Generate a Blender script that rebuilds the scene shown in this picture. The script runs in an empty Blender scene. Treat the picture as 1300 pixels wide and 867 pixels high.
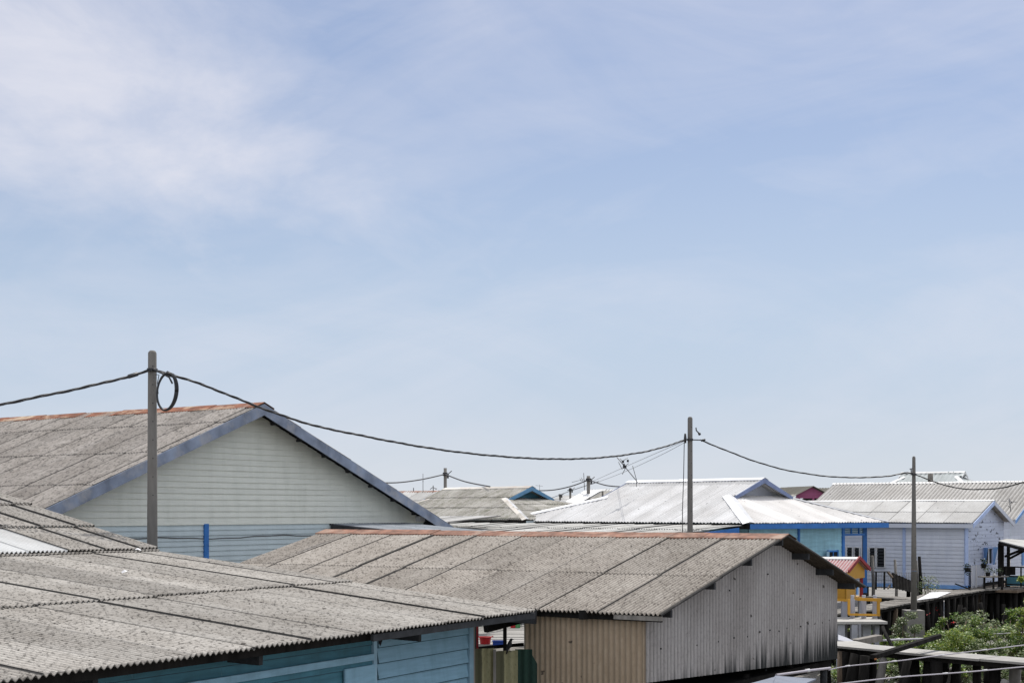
import bpy, math, random
from mathutils import Vector as V, noise as mnoise
random.seed(7)
R = math.radians
scn = bpy.context.scene
C = scn.collection
E = 5.0                 # eye height above the mud
F = 1805.0; CX = 650.0; HY = 648.0
FLOOR = E - 3.3         # level of floors and boardwalks

def P(px, py, Y): return V(((px-CX)/F*Y, Y, E-(py-HY)/F*Y))
def along(p, d, px):
    k = (px-CX)/F
    return (k*p[1]-p[0])/(d[0]-k*d[1])
def h2(d): return V((d[0], d[1], 0)).normalized()

# ---------------------------------------------------------------- materials
def newmat(name):
    m = bpy.data.materials.new(name); m.use_nodes = True
    nt = m.node_tree; b = nt.nodes['Principled BSDF']
    return m, nt, b
def N(nt, t, **kw):
    n = nt.nodes.new(t)
    for k, v in kw.items(): setattr(n, k, v)
    return n
def ramp(nt, src, p0, p1, c0=(0,0,0,1), c1=(1,1,1,1)):
    r = N(nt, 'ShaderNodeValToRGB'); e = r.color_ramp.elements
    e[0].position = p0; e[1].position = p1; e[0].color = c0; e[1].color = c1
    nt.links.new(src, r.inputs[0]); return r.outputs[0]
def mixc(nt, fac, a, b, mode='MIX'):
    m = N(nt, 'ShaderNodeMix', data_type='RGBA', blend_type=mode)
    if isinstance(fac, (int, float)): m.inputs[0].default_value = fac
    else: nt.links.new(fac, m.inputs[0])
    for i, x in ((6, a), (7, b)):
        if isinstance(x, tuple): m.inputs[i].default_value = (*x[:3], 1)
        else: nt.links.new(x, m.inputs[i])
    return m.outputs[2]
def math_(nt, op, a, b=None):
    m = N(nt, 'ShaderNodeMath', operation=op)
    for i, x in ((0, a), (1, b)):
        if x is None: continue
        if isinstance(x, (int, float)): m.inputs[i].default_value = x
        else: nt.links.new(x, m.inputs[i])
    return m.outputs[0]
def noise(nt, vec, scale, detail=4, rough=.55, dist=0):
    n = N(nt, 'ShaderNodeTexNoise'); n.inputs['Scale'].default_value = scale
    n.inputs['Detail'].default_value = detail; n.inputs['Roughness'].default_value = rough
    n.inputs['Distortion'].default_value = dist
    nt.links.new(vec, n.inputs['Vector']); return n.outputs['Fac']
def mapping(nt, vec, sc):
    m = N(nt, 'ShaderNodeMapping'); m.inputs['Scale'].default_value = sc
    nt.links.new(vec, m.inputs['Vector']); return m.outputs[0]
def uvn(nt, name):
    return N(nt, 'ShaderNodeUVMap', uv_map=name).outputs[0]
def tone(nt):
    a = N(nt, 'ShaderNodeAttribute', attribute_name='tone'); return a.outputs['Fac']
def bump(nt, b, h, dist=.01, st=.6):
    n = N(nt, 'ShaderNodeBump'); n.inputs['Distance'].default_value = dist; n.inputs['Strength'].default_value = st
    nt.links.new(h, n.inputs['Height']); nt.links.new(n.outputs[0], b.inputs['Normal'])

def mat(name, col, rough=.8, var=.25, scale=5, metal=0, stain=None, stain_amt=.5, stain_scale=1.5, stretch=(1,1,1), spec=.3):
    m, nt, b = newmat(name)
    tc = N(nt, 'ShaderNodeTexCoord').outputs['Object']
    vec = mapping(nt, tc, stretch)
    n1 = noise(nt, vec, scale, 6)
    lo = tuple(c*(1-var) for c in col); hi = tuple(min(1, c*(1+var)) for c in col)
    c = mixc(nt, ramp(nt, n1, .32, .68), lo, hi)
    t = tone(nt)
    tr = N(nt, 'ShaderNodeMapRange'); tr.inputs['To Min'].default_value = .82; tr.inputs['To Max'].default_value = 1.15
    nt.links.new(t, tr.inputs[0])
    cc = N(nt, 'ShaderNodeCombineColor')
    for i in range(3): nt.links.new(tr.outputs[0], cc.inputs[i])
    c = mixc(nt, 1, c, cc.outputs[0], 'MULTIPLY')
    if stain:
        n2 = noise(nt, vec, stain_scale, 8, .65)
        c = mixc(nt, math_(nt, 'MULTIPLY', ramp(nt, n2, .5, .68), stain_amt), c, stain)
    nt.links.new(c, b.inputs['Base Color'])
    b.inputs['Roughness'].default_value = rough; b.inputs['Metallic'].default_value = metal
    b.inputs['Specular IOR Level'].default_value = spec
    bump(nt, b, n1, .006, .4)
    return m

def mat_sheet(name, c1, c2, speck=(.06,.055,.05), speck_amt=.6, line=(.03,.03,.03), line_amt=.9, pitch=.12,
              trough=.25, moss=None, moss_amt=0, rough=.9, speck_scale=30, sline=.012, eline=.012, metal=0, streak=None, fine=.25, tv=(.86,1.1), patch=.0):
    """weathered sheet roofing: metric UV = metres along / down the slope, sheet UV = place inside one sheet"""
    m, nt, b = newmat(name)
    mt = uvn(nt, 'metric'); sh = uvn(nt, 'sheet')
    n1 = noise(nt, mapping(nt, mt, (1,.35,1)), 9, 8, .7)
    c = mixc(nt, ramp(nt, n1, .3, .7), c1, c2)
    big = noise(nt, mapping(nt, mt, (1,.6,1)), .7, 5, .6)
    c = mixc(nt, ramp(nt, big, .35, .75), c, mixc(nt, 1, c, (.7,.68,.66), 'MULTIPLY'))
    t = tone(nt)
    tr = N(nt, 'ShaderNodeMapRange'); tr.inputs['To Min'].default_value = tv[0]; tr.inputs['To Max'].default_value = tv[1]
    nt.links.new(t, tr.inputs[0])
    cc = N(nt, 'ShaderNodeCombineColor')
    for i in range(3): nt.links.new(tr.outputs[0], cc.inputs[i])
    c = mixc(nt, 1, c, cc.outputs[0], 'MULTIPLY')
    sx = N(nt, 'ShaderNodeSeparateXYZ'); nt.links.new(mt, sx.inputs[0])
    if trough:   # valleys of the corrugation darkened: washed-in dirt plus painted corrugation shade
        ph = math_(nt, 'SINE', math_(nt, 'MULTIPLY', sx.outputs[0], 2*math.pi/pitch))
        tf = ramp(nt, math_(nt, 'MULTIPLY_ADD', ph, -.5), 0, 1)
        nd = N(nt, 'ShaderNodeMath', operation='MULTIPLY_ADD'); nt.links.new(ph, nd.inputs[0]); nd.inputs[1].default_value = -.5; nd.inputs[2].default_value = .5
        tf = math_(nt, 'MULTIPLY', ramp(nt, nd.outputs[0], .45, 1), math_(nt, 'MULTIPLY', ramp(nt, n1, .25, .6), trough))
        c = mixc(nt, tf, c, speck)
    n3 = noise(nt, mapping(nt, mt, (1,.45,1)), speck_scale, 4, .7)
    s_f = math_(nt, 'MULTIPLY', ramp(nt, n3, .50, .63), speck_amt)
    s_f = math_(nt, 'MULTIPLY', s_f, ramp(nt, big, .2, .6, (.45,.45,.45,1)))
    c = mixc(nt, s_f, c, speck)
    n6 = noise(nt, mapping(nt, mt, (1,.4,1)), 3.2, 7, .75)
    c = mixc(nt, math_(nt, 'MULTIPLY', ramp(nt, n6, .5, .72), patch), c, mixc(nt, 1, c, (.45,.43,.40), 'MULTIPLY'))
    n4 = noise(nt, mt, 5.5, 3, .5)
    c = mixc(nt, math_(nt, 'MULTIPLY', ramp(nt, n4, .695, .72), .8), c, (.035,.028,.025))
    if moss:
        n5 = noise(nt, mapping(nt, mt, (1,.5,1)), 2.2, 9, .75)
        c = mixc(nt, math_(nt, 'MULTIPLY', ramp(nt, n5, .46, .66), moss_amt), c, moss)
    if streak:   # rain streaks that start at the foot of the wall sheets
        ns = noise(nt, mapping(nt, mt, (9,.10,1)), 1.0, 4, .7)
        nb = math_(nt, 'MULTIPLY', sx.outputs[0], .10)
        y = math_(nt, 'SUBTRACT', sx.outputs[1], streak[0])
        yy = math_(nt, 'MULTIPLY', y, streak[1])
        tot = math_(nt, 'ADD', math_(nt, 'ADD', yy, math_(nt, 'MULTIPLY', ns, 2.2)), math_(nt, 'MULTIPLY', nb, .5))
        c = mixc(nt, math_(nt, 'MULTIPLY', ramp(nt, math_(nt, 'MULTIPLY', tot, .5), .76, .98), .95), c, (.02,.024,.025))
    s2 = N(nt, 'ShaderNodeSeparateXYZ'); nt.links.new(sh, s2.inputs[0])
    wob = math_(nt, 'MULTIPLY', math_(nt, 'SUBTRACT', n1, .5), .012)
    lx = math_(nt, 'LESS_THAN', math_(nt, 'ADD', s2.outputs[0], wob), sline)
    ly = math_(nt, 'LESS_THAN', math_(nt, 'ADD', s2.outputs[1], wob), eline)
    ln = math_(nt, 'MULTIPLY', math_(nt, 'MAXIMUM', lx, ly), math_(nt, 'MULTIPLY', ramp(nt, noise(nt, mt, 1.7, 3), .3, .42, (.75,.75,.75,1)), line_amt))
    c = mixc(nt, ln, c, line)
    nt.links.new(c, b.inputs['Base Color'])
    b.inputs['Roughness'].default_value = rough; b.inputs['Metallic'].default_value = metal
    b.inputs['Specular IOR Level'].default_value = .2
    bump(nt, b, n3, .006, fine)
    return m

def mat_paint(name, col, chip=(.05,.045,.04), chip_amt=.0, var=.12, dirt=(.25,.24,.2), dirt_amt=.3, rough=.6, chip_pos=.66):
    m, nt, b = newmat(name)
    mt = uvn(nt, 'metric')
    n1 = noise(nt, mapping(nt, mt, (.6,6,1)), 2.5, 6, .6)
    lo = tuple(c*(1-var) for c in col); hi = tuple(min(1, c*(1+var)) for c in col)
    c = mixc(nt, ramp(nt, n1, .3, .7), lo, hi)
    t = tone(nt)
    tr = N(nt, 'ShaderNodeMapRange'); tr.inputs['To Min'].default_value = .86; tr.inputs['To Max'].default_value = 1.1
    nt.links.new(t, tr.inputs[0])
    cc = N(nt, 'ShaderNodeCombineColor')
    for i in range(3): nt.links.new(tr.outputs[0], cc.inputs[i])
    c = mixc(nt, 1, c, cc.outputs[0], 'MULTIPLY')
    nd = noise(nt, mapping(nt, mt, (2.2,.35,1)), 1.3, 7, .65)
    c = mixc(nt, math_(nt, 'MULTIPLY', ramp(nt, nd, .45, .75), dirt_amt), c, dirt)
    if chip_amt:
        nc = noise(nt, mapping(nt, mt, (.5,1.3,1)), 4.0, 4, .6)
        c = mixc(nt, math_(nt, 'MULTIPLY', ramp(nt, nc, chip_pos, chip_pos+.02), chip_amt), c, chip)
    nt.links.new(c, b.inputs['Base Color']); b.inputs['Roughness'].default_value = rough
    b.inputs['Specular IOR Level'].default_value = .25
    bump(nt, b, n1, .004, .3)
    return m

M = {}
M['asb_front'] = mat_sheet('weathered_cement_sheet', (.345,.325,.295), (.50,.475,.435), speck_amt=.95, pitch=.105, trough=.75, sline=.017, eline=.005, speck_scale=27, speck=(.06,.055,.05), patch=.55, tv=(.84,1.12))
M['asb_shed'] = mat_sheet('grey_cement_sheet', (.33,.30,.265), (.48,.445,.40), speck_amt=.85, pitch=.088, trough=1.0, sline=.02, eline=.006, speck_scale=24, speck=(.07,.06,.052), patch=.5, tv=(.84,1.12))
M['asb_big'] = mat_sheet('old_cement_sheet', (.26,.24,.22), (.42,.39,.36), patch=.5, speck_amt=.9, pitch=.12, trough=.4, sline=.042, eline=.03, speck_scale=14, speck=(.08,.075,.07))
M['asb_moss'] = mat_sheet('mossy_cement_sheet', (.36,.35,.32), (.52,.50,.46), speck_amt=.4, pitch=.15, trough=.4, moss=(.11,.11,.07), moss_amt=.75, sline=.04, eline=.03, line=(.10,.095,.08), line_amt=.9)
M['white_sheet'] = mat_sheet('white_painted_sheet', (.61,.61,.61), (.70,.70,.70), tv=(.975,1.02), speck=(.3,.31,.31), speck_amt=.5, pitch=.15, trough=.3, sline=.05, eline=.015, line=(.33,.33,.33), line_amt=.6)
M['white_new'] = mat_sheet('clean_white_sheet', (.68,.665,.65), (.73,.72,.70), speck=(.5,.5,.5), speck_amt=.1, pitch=.15, trough=.2, sline=.02, eline=.0, line=(.55,.54,.53), line_amt=.4)
M['white_clear'] = mat_sheet('translucent_white_sheet', (.60,.61,.60), (.68,.68,.67), speck=(.4,.4,.4), speck_amt=.1, pitch=.105, trough=.25, sline=.0, eline=.0, line_amt=0)
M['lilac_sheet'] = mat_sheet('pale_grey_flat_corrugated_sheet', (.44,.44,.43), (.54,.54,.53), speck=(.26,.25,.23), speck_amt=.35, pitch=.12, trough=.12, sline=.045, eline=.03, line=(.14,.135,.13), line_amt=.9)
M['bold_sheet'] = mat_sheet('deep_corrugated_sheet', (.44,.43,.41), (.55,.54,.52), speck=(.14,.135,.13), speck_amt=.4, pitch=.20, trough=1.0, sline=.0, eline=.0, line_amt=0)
M['green_sheet'] = mat_sheet('pale_green_metal_sheet', (.47,.51,.51), (.56,.60,.60), speck=(.3,.33,.33), speck_amt=.2, pitch=.4, trough=.5, line_amt=.3)
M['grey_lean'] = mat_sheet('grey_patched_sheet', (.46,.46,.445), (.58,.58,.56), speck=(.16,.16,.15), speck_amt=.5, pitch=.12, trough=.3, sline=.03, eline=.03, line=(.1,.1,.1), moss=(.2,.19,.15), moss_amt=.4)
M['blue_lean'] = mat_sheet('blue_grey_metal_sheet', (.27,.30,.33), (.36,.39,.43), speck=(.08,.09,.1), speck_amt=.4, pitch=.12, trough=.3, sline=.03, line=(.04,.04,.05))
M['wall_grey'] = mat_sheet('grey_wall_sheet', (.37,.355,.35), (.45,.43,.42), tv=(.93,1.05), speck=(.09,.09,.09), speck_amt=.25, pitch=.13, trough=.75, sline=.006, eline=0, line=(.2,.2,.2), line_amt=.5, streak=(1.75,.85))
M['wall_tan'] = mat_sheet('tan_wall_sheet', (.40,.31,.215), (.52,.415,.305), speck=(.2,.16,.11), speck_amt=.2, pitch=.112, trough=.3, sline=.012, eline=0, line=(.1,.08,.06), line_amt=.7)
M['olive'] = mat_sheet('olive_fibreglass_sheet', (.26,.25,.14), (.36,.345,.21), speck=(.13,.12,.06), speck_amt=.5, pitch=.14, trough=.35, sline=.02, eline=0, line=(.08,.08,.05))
M['dkgreen'] = mat_sheet('dark_green_sheet', (.018,.045,.035), (.028,.06,.045), speck=(.01,.02,.018), speck_amt=.4, pitch=.14, trough=.4, sline=0, eline=0, line_amt=0)
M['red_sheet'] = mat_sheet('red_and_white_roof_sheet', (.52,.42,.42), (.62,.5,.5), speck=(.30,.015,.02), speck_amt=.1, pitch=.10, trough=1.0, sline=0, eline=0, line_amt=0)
M['tin'] = mat_sheet('old_tin_sheet', (.17,.2,.26), (.25,.28,.35), speck=(.1,.09,.09), speck_amt=.3, pitch=.3, trough=.1, sline=0, eline=0, line_amt=0, rough=.6)
M['rust_cap'] = mat('rusty_red_ridge_metal', (.24,.12,.08), .8, .45, 5, stain=(.36,.27,.21), stain_amt=.8, stain_scale=1.6)
M['rust_cap2'] = mat('flaking_rusty_ridge_metal', (.19,.07,.035), .8, .4, 4, stain=(.5,.42,.3), stain_amt=.9, stain_scale=1.0)
M['beige_cap'] = mat('pale_stained_ridge_cap', (.60,.57,.52), .8, .1, 3, stain=(.36,.26,.2), stain_amt=.6)
M['teal_trim'] = mat('teal_blue_trim', (.10,.23,.38), .6, .15, 3)
M['white_cap'] = mat('white_ridge_cap', (.66,.66,.65), .6, .06, 3)
M['bright_hip'] = mat('bright_white_flashing', (.85,.85,.86), .5, .04, 3)
M['gutter'] = mat('dull_grey_flashing', (.42,.43,.45), .6, .1, 3)
M['side_green'] = mat_paint('faded_green_grey_boards', (.68,.70,.635), var=.06, dirt=(.34,.38,.32), dirt_amt=.25)
M['side_blue'] = mat_paint('faded_blue_grey_boards', (.50,.58,.60), var=.07, dirt=(.3,.35,.37), dirt_amt=.25)
M['barge'] = mat('weathered_blue_grey_board', (.22,.26,.34), .7, .3, 1.8, stain=(.36,.36,.37), stain_amt=.85, stain_scale=1.5)
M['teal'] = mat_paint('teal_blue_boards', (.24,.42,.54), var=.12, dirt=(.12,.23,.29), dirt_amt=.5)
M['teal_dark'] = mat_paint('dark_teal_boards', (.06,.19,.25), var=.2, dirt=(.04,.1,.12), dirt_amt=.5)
M['teal_gap'] = mat('grime_and_shade_board_edges', (.04,.09,.12), .9, .2, 4)  # board lips: grime and the shadow gap below each board, painted as colour
M['teal_pale'] = mat('pale_blue_post_paint', (.25,.40,.50), .7, .12, 4)
M['turq'] = mat_paint('turquoise_boards', (.30,.54,.64), var=.12, dirt=(.15,.27,.33), dirt_amt=.6)
M['lilac'] = mat_paint('pale_lilac_boards', (.57,.60,.67), var=.06, dirt=(.33,.37,.48), dirt_amt=.35)
M['lilac_chip'] = mat_paint('peeling_lilac_boards', (.51,.56,.68), var=.07, dirt=(.3,.35,.5), dirt_amt=.4, chip=(.04,.045,.06), chip_amt=.95, chip_pos=.595)
M['blue'] = mat('strong_blue_paint', (.035,.16,.46), .55, .15, 3, stain=(.02,.06,.16), stain_amt=.5)
M['soft_blue'] = mat('soft_blue_paint', (.40,.50,.74), .6, .1, 3)
M['gab_blue'] = mat('grey_blue_gablet_paint', (.16,.20,.33), .6, .15, 3)
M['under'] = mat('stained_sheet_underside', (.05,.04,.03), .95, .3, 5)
M['lblue'] = mat('light_blue_paint', (.17,.33,.62), .6, .15, 3)
M['pink'] = mat_paint('magenta_boards', (.33,.09,.19), var=.1, dirt=(.2,.06,.12), dirt_amt=.3)
M['cyan_g'] = mat_paint('teal_gablet_boards', (.07,.21,.31), var=.1)
M['yellow'] = mat('golden_yellow_paint', (.50,.26,.03), .55, .08, 3)
M['redtrim'] = mat('dark_red_trim', (.25,.02,.025), .6, .1, 4)
M['wood_dark'] = mat('dark_wet_timber', (.018,.017,.016), .95, .4, 6, stretch=(1,1,.3), spec=.05)
M['wood_mid'] = mat('brown_timber', (.12,.09,.065), .9, .35, 6, stretch=(1,1,.3))
M['wood_grey'] = mat('grey_weathered_timber', (.21,.195,.175), .9, .3, 7, stretch=(1,1,.3), stain=(.06,.055,.05), stain_amt=.5)
M['wood_roof'] = mat('dark_grey_roof_timber', (.035,.037,.04), .9, .3, 6)  # near-black grey timber for purlins, rafter ends and battens
M['conc'] = mat('grey_concrete', (.22,.21,.195), .85, .12, 6, stain=(.15,.14,.13), stain_amt=.4, stain_scale=1.2)
M['pole'] = mat('cast_concrete_pole', (.165,.157,.145), .8, .12, 9, stain=(.11,.105,.1), stain_amt=.4, stain_scale=2, stretch=(1,1,.25))
M['deck'] = mat('pale_worn_concrete_planks', (.35,.34,.32), .9, .12, 3, stain=(.28,.27,.25), stain_amt=.5, stain_scale=2)
M['cable'] = mat('black_cable_sheath', (.018,.019,.022), .45, .3, 8, spec=.5)
M['wire'] = mat('thin_dull_wire', (.10,.10,.105), .6, .2, 5)
M['steel'] = mat('galvanised_steel', (.20,.20,.205), .5, .2, 8, metal=.5)
M['pvc'] = mat('pale_grey_pipe', (.42,.40,.44), .5, .08, 3, stain=(.35,.33,.33), stain_amt=.4)
M['white'] = mat('white_paint', (.66,.66,.67), .6, .08, 4, stain=(.4,.4,.4), stain_amt=.6)
M['greyp'] = mat('grey_painted_post', (.36,.37,.41), .7, .1, 4, stain=(.2,.2,.22), stain_amt=.4)
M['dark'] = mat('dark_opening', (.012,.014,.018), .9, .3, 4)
M['glass'] = mat('dark_louvre_glass', (.015,.018,.022), .6, .3, 4, spec=.15)
M['red'] = mat('red_plastic', (.45,.02,.025), .45, .1, 4)
M['bluep'] = mat('blue_plastic', (.02,.06,.30), .45, .1, 4)
M['bird'] = mat('black_feathers', (.012,.012,.014), .6, .3, 30)
M['orange'] = mat('rust_orange_timber', (.42,.17,.06), .8, .3, 6)
M['curtain'] = mat('pale_curtain_cloth', (.55,.58,.62), .9, .1, 4)
M['net'] = mat('dark_green_netting', (.02,.05,.045), .9, .4, 12)
M['mudf'] = mat('green_cloth', (.1,.3,.12), .9, .2, 5)

def mat_leaf(name, c1, c2, c3):
    m, nt, b = newmat(name)
    t = tone(nt)
    r = N(nt, 'ShaderNodeValToRGB'); e = r.color_ramp.elements
    e[0].color = (*c1, 1); e[1].color = (*c3, 1); e[0].position = .05; e[1].position = .97
    k = r.color_ramp.elements.new(.55); k.color = (*c2, 1)
    nt.links.new(t, r.inputs[0]); nt.links.new(r.outputs[0], b.inputs['Base Color'])
    b.inputs['Roughness'].default_value = .45; b.inputs['Specular IOR Level'].default_value = .4
    tr = N(nt, 'ShaderNodeBsdfTranslucent'); nt.links.new(r.outputs[0], tr.inputs[0])
    mx = N(nt, 'ShaderNodeMixShader'); mx.inputs[0].default_value = .35
    nt.links.new(b.outputs[0], mx.inputs[1]); nt.links.new(tr.outputs[0], mx.inputs[2])
    nt.links.new(mx.outputs[0], nt.nodes['Material Output'].inputs[0])
    return m
M['leaf'] = mat_leaf('mangrove_leaves', (.03,.07,.015), (.11,.20,.03), (.36,.40,.08))
M['leaf_pale'] = mat_leaf('pale_scrub_leaves', (.04,.065,.022), (.13,.18,.065), (.33,.36,.20))
M['leaf_dark'] = mat_leaf('dark_leaves', (.02,.04,.02), (.04,.07,.03), (.09,.12,.05))

def mat_mud():
    m, nt, b = newmat('tidal_mud')
    tc = N(nt, 'ShaderNodeTexCoord').outputs['Object']
    n1 = noise(nt, tc, .5, 9, .65); n2 = noise(nt, tc, 6, 6, .7)
    c = mixc(nt, ramp(nt, n1, .35, .65), (.11,.10,.085), (.22,.205,.18))
    c = mixc(nt, math_(nt, 'MULTIPLY', ramp(nt, n2, .5, .65), .6), c, (.06,.055,.045))
    nt.links.new(c, b.inputs['Base Color']); b.inputs['Roughness'].default_value = .6
    bump(nt, b, n2, .05, .7)
    return m
M['mud'] = mat_mud()

# ---------------------------------------------------------------- mesh builder
ORG = {}
class MB:
    def __init__(s): s.v=[]; s.f=[]; s.uv=[]; s.me=[]; s.mi=[]; s.tn=[]; s.sm=[]
    def face(s, idx, mi=0, t=None, sm=False, sh=None, mt=None):
        s.f.append(tuple(idx)); s.mi.append(mi); s.tn.append(.5 if t is None else t); s.sm.append(sm)
        s.uv.append(sh or [(.5,.5)]*len(idx)); 
        s.me.append(mt or [(s.v[i][0]+s.v[i][1], s.v[i][2]) for i in idx])
    def quad(s, a, b, c, d, mi=0, t=None, mt=None, sh=None):
        n = len(s.v); s.v += [V(a), V(b), V(c), V(d)]; s.face((n,n+1,n+2,n+3), mi, t, mt=mt, sh=sh)
    def poly(s, pts, mi=0, t=None):
        n = len(s.v); s.v += [V(p) for p in pts]; s.face(range(n, n+len(pts)), mi, t)
    def box(s, c, ax, ay, az, mi=0, t=None):
        """centre, three half-extent vectors"""
        c=V(c); n=len(s.v)
        for k in (-1,1):
            for j in (-1,1):
                for i in (-1,1): s.v.append(c+ax*i+ay*j+az*k)
        if t is None: t = random.random()
        for q in ((0,2,3,1),(4,5,7,6),(0,1,5,4),(2,6,7,3),(0,4,6,2),(1,3,7,5)):
            s.face([n+i for i in q], mi, t)
    def beam(s, a, b, w, h, mi=0, up=V((0,0,1)), t=None):
        a=V(a); b=V(b); d=(b-a); L=d.length; d.normalize()
        sx=d.cross(up)
        if sx.length<1e-4: sx=d.cross(V((1,0,0)))
        sx.normalize(); uz=sx.cross(d).normalized()
        s.box((a+b)/2, d*L/2, sx*w/2, uz*h/2, mi, t)
    def tube(s, pts, r, n=8, mi=0, cap=True, t=None, sm=True):
        pts=[V(p) for p in pts]; rr = r if isinstance(r,(list,tuple)) else [r]*len(pts)
        base=len(s.v); ref=None
        for i,p in enumerate(pts):
            d=(pts[min(i+1,len(pts)-1)]-pts[max(i-1,0)]).normalized()
            if ref is None:
                ref = d.cross(V((0,0,1)))
                if ref.length<1e-3: ref=V((1,0,0))
                ref.normalize()
            ref=(ref-d*ref.dot(d)).normalized(); w=d.cross(ref)
            for k in range(n):
                a=2*math.pi*k/n; s.v.append(p+(ref*math.cos(a)+w*math.sin(a))*rr[i])
        for i in range(len(pts)-1):
            for k in range(n):
                s.face((base+i*n+k, base+i*n+(k+1)%n, base+(i+1)*n+(k+1)%n, base+(i+1)*n+k), mi, t, sm)
        if cap:
            s.face([base+k for k in range(n)][::-1], mi, t); s.face([base+(len(pts)-1)*n+k for k in range(n)], mi, t)
    def build(s, name, mats, parent=None, label=None, org=None):
        me=bpy.data.meshes.new(name)
        if parent is not None: o0 = ORG[parent.name]
        else: o0 = V(org) if org is not None else V((0,0,0))
        me.from_pydata([tuple(p-o0) for p in s.v], [], s.f)
        u1=me.uv_layers.new(name='sheet'); u2=me.uv_layers.new(name='metric')
        ca=me.color_attributes.new('tone','FLOAT_COLOR','CORNER')
        A=[];B=[];T=[]
        for q in range(len(s.f)):
            for a in s.uv[q]: A += a
            for a in s.me[q]: B += a
            T += [s.tn[q],s.tn[q],s.tn[q],1]*len(s.f[q])
        me.uv_layers['sheet'].data.foreach_set('uv',A); me.uv_layers['metric'].data.foreach_set('uv',B); me.color_attributes['tone'].data.foreach_set('color',T)
        me.polygons.foreach_set('material_index', s.mi); me.polygons.foreach_set('use_smooth', s.sm)
        if not isinstance(mats,(list,tuple)): mats=[mats]
        for m in mats: me.materials.append(m)
        me.update()
        o=bpy.data.objects.new(name, me); C.objects.link(o)
        if parent is not None: o.parent=parent
        else: o.location=o0
        ORG[o.name]=o0
        if label: o['label']=label
        return o

def tag(o, label, cat, group=None, kind=None):
    if label: o['label']=label
    if cat: o['category']=cat
    if group: o['group']=group
    if kind: o['kind']=kind
    return o
def thing(name, loc, label, cat, group=None):
    o=bpy.data.objects.new(name, None); C.objects.link(o); o.location=loc; o.empty_display_size=.3
    ORG[o.name]=V(loc); return tag(o,label,cat,group)
def copy_thing(o, off, label, group=None):
    c=o.copy(); C.objects.link(c); c.location=o.location+V(off); c['label']=label
    ORG[c.name]=ORG[o.name]+V(off)
    if group: c['group']=group
    for ch in o.children:
        d=ch.copy(); C.objects.link(d); d.parent=c
        for g in ch.children:
            e=g.copy(); C.objects.link(e); e.parent=d
    return c

def prange(poly, x):
    ys=[]
    n=len(poly)
    for i in range(n):
        (x0,y0),(x1,y1)=poly[i],poly[(i+1)%n]
        if abs(x1-x0)<1e-9:
            if abs(x-x0)<1e-6: ys += [y0,y1]
        elif min(x0,x1)-1e-6<=x<=max(x0,x1)+1e-6:
            ys.append(y0+(y1-y0)*(x-x0)/(x1-x0))
    return (min(ys),max(ys)) if ys else (0,0)

def corr(mb, O, X, D, Nn, poly, pitch=.12, amp=.022, sw=1.2, sl=3.0, seg=8, lift=.02, slift=.012, edge=.012,
         mi=0, overlap=.08, x0=0, y0=0, jit=.008, skew=.0, matfn=None):
    """corrugated sheets laid over a polygon (x along X, y along D), each sheet lapping the next"""
    X=V(X).normalized(); D=V(D).normalized(); Nn=V(Nn).normalized(); O=V(O)
    mnx=min(p[0] for p in poly); mxx=max(p[0] for p in poly); mny=min(p[1] for p in poly); mxy=max(p[1] for p in poly)
    j0=math.floor((mnx-x0)/sw); j1=math.ceil((mxx-x0)/sw)
    k0=math.floor((mny-y0)/sl); k1=math.ceil((mxy-y0)/sl)
    for j in range(j0,j1):
        xa=max(mnx,x0+j*sw); xb=min(mxx,x0+(j+1)*sw)
        if xb-xa<1e-4: continue
        n=max(1,round((xb-xa)/(pitch/seg)))
        xs=[xa+(xb-xa)*i/n for i in range(n+1)]
        for k in range(k0,k1):
            ya=y0+k*sl; yb=ya+sl
            last = yb>=mxy-1e-6
            tn=random.random(); jz=random.uniform(0,jit); tw=random.uniform(-1,1)*jit
            b=len(mb.v); ok=[]; cnt=0
            for x in xs:
                lo,hi=prange(poly,x); a=max(lo,ya); c=min(hi, yb if last else yb+overlap)
                ok.append(c-a>1e-4)
                if c<a: a=c=min(max(a,lo),hi)
                w=amp*math.sin(2*math.pi*x/pitch)+slift*(x-(x0+j*sw))/sw+jz+tw*((x-xa)/sw-.5)
                for y in (a,c):
                    z=w+lift*(y-ya)/sl
                    mb.v.append(O+X*x+D*y+Nn*z)
                cnt+=2
            t2=len(mb.v)
            for i in range(len(xs)-1):
                if not (ok[i] or ok[i+1]): continue
                q=(b+2*i,b+2*i+1,b+2*i+3,b+2*i+2)
                mt=[];sh=[]
                for vi in q:
                    r_=mb.v[vi]-O; xx=r_.dot(X); yy=r_.dot(D); mt.append((xx,yy)); sh.append((max(0,(xx-x0-j*sw)/sw),max(0,(yy-ya)/sl)))
                m_=mi if matfn is None else matfn(j,k)
                mb.face(q,m_,tn,True,sh,mt)
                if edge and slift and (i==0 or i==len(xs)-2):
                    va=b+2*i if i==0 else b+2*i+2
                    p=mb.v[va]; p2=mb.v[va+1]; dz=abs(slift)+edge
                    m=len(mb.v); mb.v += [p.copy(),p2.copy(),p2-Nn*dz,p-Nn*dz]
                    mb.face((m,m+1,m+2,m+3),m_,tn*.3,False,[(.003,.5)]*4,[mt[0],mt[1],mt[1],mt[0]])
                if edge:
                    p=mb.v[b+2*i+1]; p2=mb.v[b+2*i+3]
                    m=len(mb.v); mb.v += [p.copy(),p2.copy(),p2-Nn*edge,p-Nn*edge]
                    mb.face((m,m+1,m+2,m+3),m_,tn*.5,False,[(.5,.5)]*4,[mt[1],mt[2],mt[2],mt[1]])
    return mb

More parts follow.
